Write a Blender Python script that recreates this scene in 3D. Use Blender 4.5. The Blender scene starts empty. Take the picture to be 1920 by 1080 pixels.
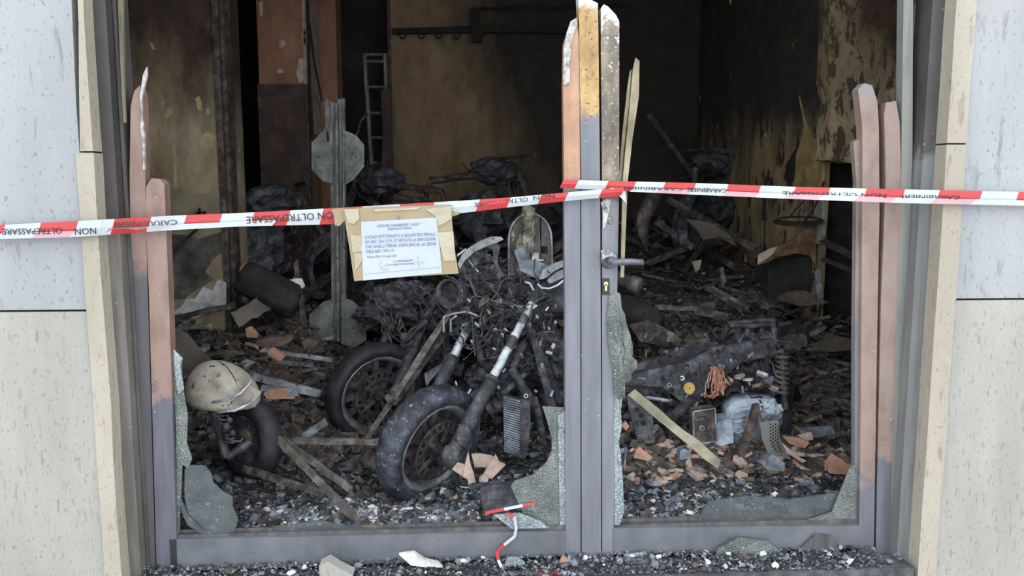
import bpy, math, random
import numpy as np
from mathutils import Vector, Matrix, Euler, noise as mnoise
random.seed(7); np.random.seed(7)
V = Vector
sc = bpy.context.scene
COL = sc.collection

# ------------------------------------------------------------------ camera, world, exposure
CAM = V((0, -3.06, 1.48)); F = 1500.0
YAW = math.radians(3.5); PITCH = math.radians(7.3)
cam_d = bpy.data.cameras.new('camera'); cam = bpy.data.objects.new('camera', cam_d); COL.objects.link(cam)
cam_d.sensor_width = 36; cam_d.lens = F / 1920 * 36; cam_d.clip_start = .05
cam.location = CAM; cam.rotation_euler = (math.pi / 2 - PITCH, 0, -YAW)
sc.camera = cam
w = bpy.data.worlds.new('sky'); sc.world = w; w.use_nodes = True
bg = w.node_tree.nodes['Background']; bg.inputs['Color'].default_value = (.86, .925, 1, 1); bg.inputs['Strength'].default_value = 2.2
sc.view_settings.view_transform = 'Standard'; sc.view_settings.look = 'None'
sc.view_settings.gamma = 1; sc.view_settings.use_curve_mapping = False
sc.view_settings.exposure = 0.6
sc.cycles.use_denoising = True
sc.cycles.max_bounces = 8; sc.cycles.diffuse_bounces = 5

_R = Euler(cam.rotation_euler).to_matrix()
def ray(px, py): return _R @ V(((px - 960) / F, (540 - py) / F, -1))
def P(px, py, Y):
    d = ray(px, py); return CAM + d * ((Y - CAM.y) / d.y)
def Z(px, py, z):
    d = ray(px, py); return CAM + d * ((z - CAM.z) / d.z)

# ------------------------------------------------------------------ mesh helpers
class MB:
    def __init__(s): s.v = []; s.f = []; s.m = []
    def add(s, vs, fs, mi=0):
        o = len(s.v); s.v += [V(p) for p in vs]; s.f += [[i + o for i in f] for f in fs]; s.m += [mi] * len(fs); return s
    def box(s, lo, hi, mi=0):
        x0, y0, z0 = lo; x1, y1, z1 = hi
        return s.add([(x0,y0,z0),(x1,y0,z0),(x1,y1,z0),(x0,y1,z0),(x0,y0,z1),(x1,y0,z1),(x1,y1,z1),(x0,y1,z1)],
                     [(0,3,2,1),(4,5,6,7),(0,1,5,4),(1,2,6,5),(2,3,7,6),(3,0,4,7)], mi)
    def obox(s, c, ex, ey, ez, mi=0):
        c, ex, ey, ez = V(c), V(ex), V(ey), V(ez)
        return s.add([c-ex-ey-ez,c+ex-ey-ez,c+ex+ey-ez,c-ex+ey-ez,c-ex-ey+ez,c+ex-ey+ez,c+ex+ey+ez,c-ex+ey+ez],
                     [(0,3,2,1),(4,5,6,7),(0,1,5,4),(1,2,6,5),(2,3,7,6),(3,0,4,7)], mi)
    def prism(s, pts, dvec, mi=0):
        pts = [V(p) for p in pts]; d = V(dvec); n = len(pts)
        return s.add(pts + [p + d for p in pts], [tuple(range(n)), tuple(range(2*n-1, n-1, -1))] +
                     [(i, i + n, (i + 1) % n + n, (i + 1) % n) for i in range(n)], mi)
    def tube(s, path, r, n=8, cap=True, mi=0):
        path = [V(p) for p in path]; k = len(path)
        rs = r if isinstance(r, (list, tuple)) else [r] * k
        t0 = (path[1] - path[0]).normalized()
        u = t0.cross(V((0, 0, 1)));
        if u.length < .1: u = t0.cross(V((0, 1, 0)))
        u.normalize(); vs = []
        for i, p in enumerate(path):
            t = (path[min(i+1, k-1)] - path[max(i-1, 0)]).normalized()
            u = (u - t * u.dot(t)).normalized(); w_ = t.cross(u)
            for j in range(n):
                a = 2 * math.pi * j / n
                vs.append(p + (u * math.cos(a) + w_ * math.sin(a)) * rs[i])
        fs = [(i*n+j, i*n+(j+1) % n, (i+1)*n+(j+1) % n, (i+1)*n+j) for i in range(k-1) for j in range(n)]
        if cap: fs += [tuple(range(n-1, -1, -1)), tuple(range((k-1)*n, k*n))]
        return s.add(vs, fs, mi)
    def lathe(s, c, axis, prof, n=32, closed=True, jit=0, a0=0, a1=2*math.pi, mi=0):
        c = V(c); a = V(axis).normalized(); u = a.cross(V((0, 0, 1)))
        if u.length < .1: u = V((1, 0, 0)) - a * a.x
        u.normalize(); w_ = a.cross(u); k = len(prof); vs = []
        full = abs(a1 - a0 - 2 * math.pi) < 1e-4; nn = n if full else n + 1
        for i in range(nn):
            t = a0 + (a1 - a0) * i / n; d = u * math.cos(t) + w_ * math.sin(t)
            for (r, h) in prof:
                rr = r + (random.uniform(-jit, jit) if jit else 0)
                vs.append(c + d * rr + a * h)
        fs = []
        for i in range(n):
            i2 = (i + 1) % nn
            for j in range(k if closed else k - 1):
                j2 = (j + 1) % k
                fs.append((i*k+j, i2*k+j, i2*k+j2, i*k+j2))
        return s.add(vs, fs, mi)
    def blob(s, c, r, n=2, amp=.25, sc_=3, seed=0, mi=0):
        import bmesh
        bm = bmesh.new(); bmesh.ops.create_icosphere(bm, subdivisions=n, radius=1)
        c = V(c); r = V(r) if hasattr(r, '__len__') else V((r, r, r)); vs = []
        bm.verts.index_update()
        for v in bm.verts:
            q = v.co * (1 + amp * mnoise.noise(v.co * sc_ + V((seed, seed * .7, 0))))
            vs.append(c + V((q.x * r.x, q.y * r.y, q.z * r.z)))
        fs = [[v.index for v in f.verts] for f in bm.faces]; bm.free()
        return s.add(vs, fs, mi)

def link(o): COL.objects.link(o); return o
def base_of(o):
    b = V((0, 0, 0))
    while o: b += o.location; o = o.parent
    return b
def build(name, mb, mat, parent=None, base=None, smooth=False, label=None, kind=None):
    b = base_of(parent) if parent else (V(base) if base is not None else V((0, 0, 0)))
    me = bpy.data.meshes.new(name)
    me.from_pydata([tuple(p - b) for p in mb.v], [], mb.f)
    mats = mat if isinstance(mat, (list, tuple)) else [mat]
    for m in mats: me.materials.append(m)
    if len(mats) > 1: me.polygons.foreach_set('material_index', mb.m)
    if smooth: me.polygons.foreach_set('use_smooth', [True] * len(me.polygons))
    me.update()
    o = link(bpy.data.objects.new(name, me))
    if parent: o.parent = parent
    else: o.location = b
    if label: o['label'] = label
    if kind: o['kind'] = kind
    return o
def tag(o, label, cat, group=None):
    o['label'] = label; o['category'] = cat
    if group: o['group'] = group
    return o
def thing(name, label, cat, loc, group=None):
    o = link(bpy.data.objects.new(name, None)); o.location = V(loc); o.empty_display_size = .1
    return tag(o, label, cat, group)
def struct(name, mb, mat, smooth=False, base=None):
    o = build(name, mb, mat, base=base, smooth=smooth); o['kind'] = 'structure'; return o

# ------------------------------------------------------------------ materials
def srgb(c):
    return tuple(((x / 255) / 12.92 if x / 255 <= .04045 else ((x / 255 + .055) / 1.055) ** 2.4) for x in c) + (1,)
class NT:
    def __init__(s, name):
        s.mat = bpy.data.materials.new(name); s.mat.use_nodes = True
        s.t = s.mat.node_tree; s.bs = s.t.nodes['Principled BSDF']
        s.tc = s.t.nodes.new('ShaderNodeTexCoord').outputs['Object']
    def n(s, typ, **kw):
        nd = s.t.nodes.new(typ)
        for k, v in kw.items():
            if k in nd.inputs: nd.inputs[k].default_value = v
            else: setattr(nd, k, v)
        return nd
    def l(s, a, b): s.t.links.new(a, b)
    def mapped(s, scale, loc=(0, 0, 0)):
        m = s.n('ShaderNodeMapping'); m.inputs['Scale'].default_value = scale; m.inputs['Location'].default_value = loc
        s.l(s.tc, m.inputs['Vector']); return m.outputs[0]
    def noise(s, scale, detail=6, rough=.6, vec=None, dist=0):
        nd = s.n('ShaderNodeTexNoise', Scale=scale, Detail=detail, Roughness=rough, Distortion=dist)
        s.l(vec if vec is not None else s.tc, nd.inputs['Vector']); return nd.outputs['Fac']
    def ramp(s, fac, stops):
        r = s.n('ShaderNodeValToRGB'); e = r.color_ramp.elements
        while len(e) < len(stops): e.new(.5)
        for el, (p, c) in zip(e, stops): el.position = p; el.color = c if len(c) == 4 else srgb(c)
        s.l(fac, r.inputs[0]); return r.outputs[0]
    def mix(s, fac, a, b):
        m = s.n('ShaderNodeMix', data_type='RGBA')
        for sock, v in ((m.inputs[0], fac), (m.inputs[6], a), (m.inputs[7], b)):
            if isinstance(v, (float, int)): sock.default_value = v
            elif isinstance(v, tuple): sock.default_value = v if len(v) == 4 else srgb(v)
            else: s.l(v, sock)
        return m.outputs[2]
    def math(s, op, a, b=0, clamp=False):
        m = s.n('ShaderNodeMath', operation=op, use_clamp=clamp)
        for i, v in enumerate((a, b)):
            if isinstance(v, (float, int)): m.inputs[i].default_value = v
            else: s.l(v, m.inputs[i])
        return m.outputs[0]
    def sep(s):
        m = s.n('ShaderNodeSeparateXYZ'); s.l(s.tc, m.inputs[0]); return m.outputs
    def bump(s, h, strength=.3, dist=.01):
        b = s.n('ShaderNodeBump', Strength=strength, Distance=dist); s.l(h, b.inputs['Height'])
        s.l(b.outputs[0], s.bs.inputs['Normal'])
    def fin(s, col, rough=.8, metal=0):
        if isinstance(col, tuple): s.bs.inputs['Base Color'].default_value = col if len(col) == 4 else srgb(col)
        else: s.l(col, s.bs.inputs['Base Color'])
        s.bs.inputs['Roughness'].default_value = rough; s.bs.inputs['Metallic'].default_value = metal
        return s.mat
B, W = (0, 0, 0, 1), (1, 1, 1, 1)
def mottled(name, cols, scale=12, rough=.8, metal=0, bump=.3, detail=7, spots=None, stretch=None):
    """noise ramp between colours; spots=(colour, threshold, scale) fine flecks"""
    t = NT(name); vec = t.mapped(stretch) if stretch else None
    f = t.noise(scale, detail, .65, vec); k = len(cols)
    c = t.ramp(f, [(.34 + .32 * i / max(1, k - 1), cc) for i, cc in enumerate(cols)])
    if spots:
        sf = t.noise(spots[2], 3, .6); c = t.mix(t.ramp(sf, [(spots[1], B), (spots[1] + .04, W)]), c, spots[0])
    if bump: t.bump(t.noise(scale * 3, 5, .7, vec), bump, .012)
    return t.fin(c, rough, metal)

def stone(name, c0, c1, pit, vscale):
    t = NT(name)
    a = t.noise(3, 4, .6, t.mapped((1, 1, .25))); c = t.ramp(a, [(.35, c0), (.65, c1)])
    p = t.noise(vscale, 4, .7, t.mapped((2, 2, .42))); pf = t.ramp(p, [(.33, W), (.42, B)])
    p2 = t.noise(90, 2, .6, t.mapped((1, 1, .5))); pf2 = t.ramp(p2, [(.31, W), (.38, B)])
    c = t.mix(t.math('MULTIPLY', t.math('MAXIMUM', pf, pf2), .55), c, pit)
    # rising grime just below / above the bed joint kept as broad clouding
    g = t.noise(1.3, 5, .6); c = t.mix(t.ramp(g, [(.55, B), (.75, (.25, .25, .25, 1))]), c, (140, 136, 126))
    t.bump(t.math('ADD', p, t.math('MULTIPLY', p2, .4)), .35, .01)
    return t.fin(c, .65)
M = {}
M['slab_up'] = stone('travertine_sky_tint', (136, 138, 140), (150, 151, 152), (89, 89, 91), 12)  # same stone as the lower slab; cool sky light put into its colour
M['slab_low'] = stone('beige_travertine', (141, 138, 131), (158, 156, 148), (103, 99, 89), 34)  # same stone as the upper slab, its colour warmed as by ground bounce
M['edging'] = stone('cream_travertine', (148, 140, 125), (168, 160, 146), (106, 96, 80), 16)
M['mortar'] = mottled('old_mortar', [(96, 74, 55), (150, 130, 105), (190, 175, 150)], 25)
M['pavement'] = mottled('pavement', [(150, 147, 140), (182, 177, 168)], 8)

M['jamb_dark'] = mottled('dark_grey_metal', [(60, 58, 58), (78, 76, 76), (96, 92, 88)], 8, .5, 0, .1, stretch=(3, 3, .3))
M['green_grey'] = mottled('green_grey_metal', [(98, 102, 97), (120, 121, 116), (128, 123, 115)], 9, .5, 0, .1, stretch=(3, 3, .3))
def paint(name, zb, upper, lower=((84, 86, 93), (98, 100, 107)), soft=.12, sc_=14, speck=None, top=None):
    """aluminium skin: grey paint below height zb (object space), burnt bare metal above"""
    t = NT(name); z = t.sep()[2]
    nz = t.math('MULTIPLY', t.math('SUBTRACT', t.noise(sc_, 6, .65), .5), soft * 4)
    h = t.math('ADD', t.math('SUBTRACT', z, zb), nz)
    k = t.ramp(t.math('ADD', t.math('MULTIPLY', h, 6), .5), [(.35, B), (.65, W)])
    lo = t.ramp(t.noise(6, 5, .6, t.mapped((4, 4, .4))), [(.35, lower[0]), (.65, lower[1])])
    up = t.ramp(t.noise(10, 6, .65, t.mapped((1, 1, .5))), [(.33 + .34 * i / (len(upper) - 1), c) for i, c in enumerate(upper)])
    if speck:
        up = t.mix(t.ramp(t.noise(speck[2], 3, .7), [(speck[1], B), (speck[1] + .05, W)]), up, speck[0])
    if top:  # (height, colour) ash-white burnt end
        hk = t.math('ADD', t.math('SUBTRACT', z, top[0]), t.math('MULTIPLY', nz, 1.0))
        up = t.mix(t.ramp(t.math('ADD', t.math('MULTIPLY', hk, 8), .5), [(.4, B), (.6, W)]), up, top[1])
    c = t.mix(k, lo, up)
    c = t.mix(t.ramp(t.noise(70, 2, .5), [(.725, B), (.76, W)]), c, (160, 160, 160))
    t.bump(t.noise(40, 4, .6), .12, .006)
    return t.fin(c, .5)
M['jamb'] = paint('weathered_grey_metal', 1.35, [(52, 48, 46), (66, 61, 58)], ((88, 83, 78), (112, 107, 102)), .25, 5)
M['jamb_r'] = paint('weathered_right_metal', 1.62, [(58, 55, 53), (74, 70, 68)], ((92, 92, 92), (116, 116, 116)), .10, 8)
PINK = [(109, 84, 74), (130, 106, 95), (139, 116, 106)]
M['grey_paint'] = mottled('grey_door_paint', [(88, 91, 99), (104, 106, 114), (113, 114, 121)], 7, .45, 0, .1, spots=((132, 134, 137), .74, 60), stretch=(2, 2, .7))
M['rail_paint'] = mottled('grey_rail_paint', [(79, 82, 87), (91, 94, 99), (101, 103, 108)], 7, .5, 0, .12, spots=((138, 141, 144), .73, 45))
M['foil'] = mottled('ash_white_foil', [(102, 95, 92), (167, 162, 158), (197, 196, 194)], 40, .7, 0, .6)
M['soot'] = mottled('soot', [(26, 25, 24), (38, 36, 34), (54, 51, 48)], 9, .9)  # soot tone raised to stand in for the unbuilt smoke haze
M['soot_wall'] = mottled('sooted_wall', [(42, 39, 37), (56, 52, 48), (72, 67, 61)], 3, .92)  # wall soot lightened too, haze and faint bounce put into its tone
M['char'] = mottled('charred_metal', [(31, 31, 35), (60, 60, 65), (101, 100, 104)], 16, .62, 0, .5, spots=((166, 169, 174), .69, 55))
M['char_brown'] = mottled('charred_brown', [(36, 31, 30), (70, 60, 55), (115, 101, 91)], 14, .8, 0, .5)
M['tyre'] = mottled('burnt_rubber', [(29, 30, 35), (49, 52, 60), (81, 86, 98)], 14, .62, 0, .7, spots=((150, 160, 172), .645, 60))
M['tyre_dark'] = mottled('black_rubber', [(21, 21, 24), (35, 35, 39), (52, 52, 58)], 12, .7, 0, .3)
M['rim'] = mottled('burnt_rim', [(44, 39, 41), (71, 64, 67), (103, 97, 97)], 13, .55, .2, .4)
M['rim_edge'] = mottled('bare_rim_edge', [(84, 84, 86), (120, 122, 124), (150, 152, 154)], 14, .4, .4, .2)
M['chrome'] = mottled('ashy_chrome', [(112, 116, 118), (188, 196, 198), (218, 224, 226)], 12, .4, .15, .2, spots=((64, 64, 66), .64, 26))
M['steel'] = mottled('heat_grey_steel', [(84, 86, 90), (124, 126, 130), (164, 166, 168)], 12, .5, .2, .3, spots=((44, 42, 42), .64, 22))
M['alloy'] = mottled('melted_alloy', [(112, 122, 132), (166, 178, 190), (206, 214, 222)], 9, .5, .1, .6, spots=((50, 50, 54), .63, 17))
M['fender'] = mottled('scorched_cream_paint', [(112, 104, 92), (166, 158, 144), (186, 180, 168)], 6, .55, 0, .25, spots=((74, 66, 56), .62, 32))
M['shield'] = mottled('scorched_brown_panel', [(66, 60, 54), (88, 80, 72), (108, 98, 88)], 5, .7, 0, .2)
M['post'] = mottled('scorched_post', [(70, 68, 68), (105, 103, 103), (140, 136, 132)], 9, .6, .2, .3, stretch=(2, 2, .5))
M['plate'] = mottled('ashy_octagon_plate', [(62, 64, 62), (104, 106, 102), (136, 136, 130)], 9, .6, .1, .4, spots=((44, 42, 38), .62, 34))
M['rust'] = mottled('rust', [(62, 44, 30), (106, 78, 52), (142, 116, 86)], 11, .85, 0, .4)
M['wood'] = mottled('grey_burnt_wood', [(54, 49, 46), (92, 87, 81), (132, 127, 119)], 14, .8, 0, .4, stretch=(1, 1, 1))
M['wood_pale'] = mottled('pale_wood', [(104, 102, 86), (138, 134, 112), (158, 153, 132)], 10, .75, 0, .3)
M['wood_dark'] = mottled('charcoal_wood', [(25, 24, 23), (57, 53, 48), (106, 99, 90)], 18, .85, 0, .6)
M['terra'] = mottled('terracotta', [(128, 96, 78), (164, 126, 104), (180, 144, 122)], 12, .85, 0, .3)
M['terra_pale'] = mottled('dusty_terracotta', [(142, 122, 110), (178, 156, 142), (194, 176, 162)], 12, .85, 0, .3)
M['terra_dark'] = mottled('sooted_terracotta', [(56, 47, 42), (94, 76, 66), (118, 98, 86)], 12, .85, 0, .3)
M['plaster'] = mottled('plaster_chunk', [(150, 148, 142), (206, 204, 198), (226, 224, 220)], 12, .85, 0, .4)
M['ash'] = mottled('grey_ash', [(58, 62, 68), (104, 112, 120), (150, 160, 168)], 14, .8, 0, .4)
M['glass'] = None
M['red'] = mottled('tape_red', [(155, 31, 32), (171, 43, 43)], 6, .35, 0, .1)
M['white'] = mottled('tape_white', [(155, 160, 163), (171, 176, 177)], 6, .35, 0, .1)
M['pink'] = mottled('tape_pink', [(166, 126, 133), (176, 139, 146)], 6, .35, 0, .1)
M['ink'] = mottled('black_ink', [(18, 18, 22), (30, 30, 34)], 10, .6, 0, 0)
M['ink_grey'] = mottled('grey_print', [(92, 96, 112), (108, 112, 126)], 10, .6, 0, 0)
M['paper'] = mottled('white_paper', [(158, 165, 176), (167, 173, 184)], 4, .7, 0, .05)
M['card'] = mottled('brown_packing_tape', [(131, 115, 86), (146, 130, 99)], 7, .4, 0, .15)
M['card_pale'] = mottled('creased_clear_tape', [(146, 137, 113), (164, 156, 135)], 10, .3, 0, .3)
M['black'] = mottled('black_plastic', [(22, 22, 24), (34, 34, 36)], 10, .4, 0, .1)
M['brass'] = mottled('brass_lock', [(190, 172, 120), (216, 200, 150)], 10, .35, .5, .1)
M['handle'] = mottled('dark_handle', [(66, 68, 74), (92, 94, 100), (122, 124, 128)], 12, .35, .3, .1)
M['copper'] = mottled('bare_copper_wire', [(140, 96, 76), (190, 142, 118)], 20, .5, .2, 0)
M['yellow'] = mottled('yellowed_disc', [(150, 120, 60), (190, 158, 90)], 12, .7, 0, .2)
M['wire'] = mottled('burnt_wire', [(30, 29, 30), (66, 64, 64), (110, 108, 106)], 22, .6, .1, 0)
def glass_mat(name, c0, c1, alpha, vs, ck=.6):
    t = NT(name)
    vor = t.n('ShaderNodeTexVoronoi', feature='DISTANCE_TO_EDGE', Scale=vs); t.l(t.tc, vor.inputs['Vector'])
    crack = t.ramp(vor.outputs['Distance'], [(.02, W), (.10, B)])
    c = t.ramp(t.noise(9, 5, .65), [(.35, c0), (.65, c1)])
    c = t.mix(t.math('MULTIPLY', crack, ck), c, (50, 55, 55)); c = t.mix(t.ramp(t.noise(60, 3, .6), [(.62, B), (.72, W)]), c, (150, 156, 154))
    t.bump(vor.outputs['Distance'], .5, .01)
    t.fin(c, .25)
    t.bs.inputs['Alpha'].default_value = alpha
    return t.mat
M['glass'] = glass_mat('crazed_glass', (82, 88, 84), (122, 127, 123), .9, 85)
M['glass_thin'] = glass_mat('hazy_glass', (70, 77, 80), (96, 103, 105), .62, 14, .12)
M['glass_white'] = glass_mat('crumbled_glass', (118, 127, 130), (158, 166, 168), .97, 60)

def plaster_wall(name, ochre, soot, zc, zs, xc=0, xs=0, pale=None, seed=0, streak=.35, amp=.9, pits=None):
    """plaster whose soot coat thickens upward (zc, zs) and along x (xc, xs); pale peeled flakes low down"""
    t = NT(name); x, y, z = t.sep()
    n1 = t.noise(2.2, 8, .68, t.mapped((1, 1, streak), (seed, seed, 0)))
    h = t.math('MULTIPLY', t.math('SUBTRACT', z, zc), zs)
    if xs: h = t.math('ADD', h, t.math('MULTIPLY', t.math('SUBTRACT', x, xc), xs))
    k = t.math('ADD', t.math('ADD', h, .5), t.math('MULTIPLY', t.math('SUBTRACT', n1, .5), amp * 2.2))
    base = t.ramp(t.noise(5, 7, .65, t.mapped((1, 1, .5), (seed, 1, 2))), [(.34, ochre[0]), (.5, ochre[1]), (.66, ochre[2])])
    sc_ = t.ramp(t.noise(7, 5, .6), [(.35, soot[0]), (.65, soot[1])])
    c = t.mix(t.ramp(k, [(.2, B), (.8, W)]), base, sc_)
    if pale:
        pn = t.noise(pale[2], 5, .55, t.mapped((1, 1, .6), (seed * 3, 5, 1)))
        c = t.mix(t.ramp(pn, [(pale[1], B), (pale[1] + .02, W)]), c, pale[0])
    if pits:
        pn = t.noise(pits[1], 6, .7, t.mapped((1, 1, .4), (1, seed, 1)))
        c = t.mix(t.ramp(pn, [(pits[2], W), (pits[2] + .04, B)]), c, pits[0])
    t.bump(t.noise(14, 8, .7, t.mapped((1, 1, .5))), .5, .02)
    return t.fin(c, .9)
M['pier_l'] = plaster_wall('scorched_ochre_plaster', ((122, 106, 82), (148, 130, 104), (174, 158, 130)), ((46, 36, 30), (78, 61, 49)), 2.0, 1.0, pale=((238, 213, 151), .70, 6), seed=3)
M['pier_r'] = plaster_wall('pitted_plaster', ((124, 108, 80), (156, 138, 106), (182, 164, 132)), ((56, 43, 34), (87, 67, 50)), 2.3, .9, pale=((224, 199, 146), .66, 7), seed=8, pits=((78, 63, 48), 18, .45))
M['side_r'] = plaster_wall('peeling_plaster', ((112, 96, 68), (140, 122, 88), (166, 148, 110)), ((40, 36, 32), (62, 54, 45)), 1.85, 1.5, pale=((241, 213, 140), .68, 5), seed=12, pits=((48, 39, 32), 7, .42))
M['back'] = plaster_wall('smoked_back_plaster', ((118, 97, 72), (140, 116, 88), (158, 134, 106)), ((44, 39, 34), (58, 51, 43)), 2.35, .25, .25, .75, pale=((220, 190, 146), .74, 8), seed=21, amp=.45)
M['column'] = plaster_wall('red_brown_plaster', ((124, 90, 67), (145, 106, 83), (161, 120, 94)), ((39, 30, 25), (57, 44, 37)), 3.6, .4, pale=((216, 184, 150), .72, 8), seed=5, amp=.5)
M['cabinet'] = mottled('scorched_brown_door', [(44, 31, 28), (64, 47, 41), (80, 62, 53)], 7, .75, 0, .2, spots=((110, 97, 85), .68, 40))

# ------------------------------------------------------------------ terrain of ash
HY = [-.3, .02, .5, 1.0, 1.5, 2.2, 3.0, 4.0, 5.2]
HT = {'l': [.0, .10, .07, .12, .32, .58, .72, .9, 1.0], 'c': [.0, .09, .05, .06, .12, .34, .58, .98, 1.2], 'r': [.0, .11, .13, .26, .43, .64, .85, 1.02, 1.15]}
def lerp_tab(ys, tab, y):
    if y <= ys[0]: return tab[0]
    for i in range(len(ys) - 1):
        if y <= ys[i+1]: return tab[i] + (tab[i+1] - tab[i]) * (y - ys[i]) / (ys[i+1] - ys[i])
    return tab[-1]
def sm(a, b, x):
    t = max(0, min(1, (x - a) / (b - a))); return t * t * (3 - 2 * t)
def H(x, y):
    l, c, r = (lerp_tab(HY, HT[k], y) for k in 'lcr')
    h = l + (c - l) * sm(-1.25, -.65, x); h = h + (r - h) * sm(.2, .75, x)
    n = mnoise.fractal(V((x * 2.3, y * 2.3, 3.1)), 1.0, 2.0, 4) * (.035 + .05 * sm(1, 3, y))
    return h + n
def hit(px, py, ymin=.06, ymax=5.0):
    d = ray(px, py).normalized(); p = CAM + d * .5
    while p.y < ymax:
        if p.y > ymin and p.z <= H(p.x, p.y): return p
        p = p + d * .02
    return None

# ------------------------------------------------------------------ STRUCTURE outside
zt = 3.3
def X(px, py, Y): return P(px, py, Y).x
ZB = -.22
pave = MB().box((-8, -9, -.45), (8, .12, ZB)); struct('floor_outside', pave, M['pavement'])
YS = -.12
jz_l = P(80, 583, YS).z; jz_r = P(1860, 561, YS).z
xe_l = X(193, 540, YS - .01)      # inner face of the edging on the left
xs_l = X(163, 583, YS)
xe_r = X(1757, 540, YS - .01); xs_r = X(1790, 561, YS)
struct('trim_6', MB().box((xe_l + .02, -.135, ZB), (xe_r - .02, .115, -.035)), mottled('sooty_doorstep', [(44, 44, 46), (64, 65, 68), (90, 92, 96)], 14, .8, 0, .4))
wl = struct('wall_left', MB().box((-6, -.03, ZB), (xs_l + .055, .25, zt)), M['mortar'])
# slabs: the upper one has a chipped, slanting edge
a = MB().prism([(-1.95 - 1.1, YS, jz_l + .004), (xs_l - .002, YS, jz_l + .004), (P(160, 400, YS).x - .004, YS, P(160, 400, YS).z), (P(143, 200, YS).x, YS, P(143, 200, YS).z), (P(134, 0, YS).x, YS, P(134, 0, YS).z), (P(133, 0, YS).x - .01, YS, zt), (-3.05, YS, zt)], (0, .045, 0))
build('stone_slab', a, M['slab_up'], wl)
a = MB().prism([(-3.05, YS, ZB), (xs_l, YS, ZB), (xs_l, YS, jz_l - .004), (-3.05, YS, jz_l - .004)], (0, .045, 0))
build('stone_slab', a, M['slab_low'], wl)
build('stone_slab', MB().box((-5.5, YS, jz_l + .004), (-3.055, YS + .045, zt)), M['slab_up'], wl)
build('stone_slab', MB().box((-5.5, YS, ZB), (-3.055, YS + .045, jz_l - .004)), M['slab_low'], wl)
def edging(x0, x1, splits, parent):
    zs = [ZB] + splits + [zt]
    for i in range(len(zs) - 1):
        pts = []; n = 9
        lo, hi = zs[i] + (.003 if i else 0), zs[i+1] - .003
        for k in range(n): pts.append((x0 + random.uniform(-.002, .002), YS - .012, lo + (hi - lo) * k / (n - 1)))
        for k in range(n): pts.append((x1 + random.uniform(-.004, .004), YS - .012, hi - (hi - lo) * k / (n - 1)))
        build('edging_stone', MB().prism(pts[::-1], (0, .13, 0)), M['edging'], parent)
edging(xs_l + .005, xe_l, [P(160, 285, YS).z], wl)
ue = [o for o in wl.children if o.name.startswith('edging')][-1]
for v in ue.data.vertices:      # the upper edging stone is broken narrower along its slab side
    if v.co.x < (xs_l + xe_l) / 2: v.co.x += .012 + .035 * min(1, max(0, (v.co.z - 1.55) / .7))
wr = struct('wall_right', MB().box((xs_r - .055, -.03, ZB), (6, .25, zt)), M['mortar'])
build('stone_slab', MB().box((xs_r, YS, jz_r + .004), (3.6, YS + .045, zt)), M['slab_up'], wr)
build('stone_slab', MB().box((xs_r, YS, ZB), (3.6, YS + .045, jz_r - .004)), M['slab_low'], wr)
build('stone_slab', MB().box((3.605, YS, jz_r + .004), (6, YS + .045, zt)), M['slab_up'], wr)
build('stone_slab', MB().box((3.605, YS, ZB), (6, YS + .045, jz_r - .004)), M['slab_low'], wr)
edging(xe_r, xs_r - .004, [P(1790, 270, YS).z], wr)
struct('wall_front', MB().box((xs_l, -.03, 3.3), (xs_r, .25, 4.6)).box((-6, -.03, zt), (xs_l, .25, 4.6)).box((xs_r, -.03, zt), (6, .25, 4.6)), M['slab_low'])  # unseen; underside raised to let more light into the shop
# jamb trims: stepped metal profiles
xj0 = xe_l - .01; xj1 = X(231, 540, -.06); xj2 = X(247, 540, 0)
a = MB().box((xj0, -.06, ZB), (xj1, .10, 3.3)); struct('trim_1', a, M['jamb'])
a = MB().box((xj1 + .001, .0, 0), (xj1 + .012, .1, 3.3)).box((xj1 + .014, -.008, 0), (xj2 - .004, .1, 3.3)).box((xj2 - .003, .02, 0), (xj2 + .004, .1, 3.3)); struct('trim_2', a, M['jamb_dark'])
tr2 = bpy.data.objects['trim_2']
build('worn_edge', MB().prism([P(*q_, -.02) for q_ in ((219, -60), (231, -60), (233, 150), (236, 230), (231, 230), (224, 90))][::-1], (0, .01, 0)), mottled('olive_worn_metal', [(60, 54, 40), (92, 84, 62), (112, 104, 82)], 10, .6, 0, .2, stretch=(3, 3, .3)), tr2)
build('chipped_edge', MB().prism([P(*q_, -.02) for q_ in ((216, 215), (220, 225), (220, 260), (223, 300), (226, 340), (222, 335), (218, 290), (216, 250))][::-1], (0, .006, 0)), M['foil'], tr2)
xk0 = X(1714, 540, -.06); xk1 = xe_r + .01
struct('trim_3', MB().box((xk0, -.06, ZB), (xk1, .10, 3.3)), M['jamb_r'])
xg0 = X(1683, 540, .0); xg1 = X(1704, 540, .0)
struct('trim_4', MB().prism([P(*q_, 0) for q_ in ((1655, 1078), (1682, 1078), (1695, 800), (1702, 540), (1711, 300), (1712, 0), (1714, -300), (1692, -300), (1694, 0), (1690, 300), (1683, 540), (1672, 800))], (0, .045, 0)), M['green_grey'])
struct('trim_7', MB().prism([P(*q_, .03) for q_ in ((1700, 0), (1735, 0), (1738, -300), (1700, -300))][::-1] , (0, .03, 0)), M['jamb_dark'])
struct('trim_5', MB().box((xg1 - .05, .05, 0), (xk0 - .001, .1, 3.3)), M['jamb_dark'])

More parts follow.
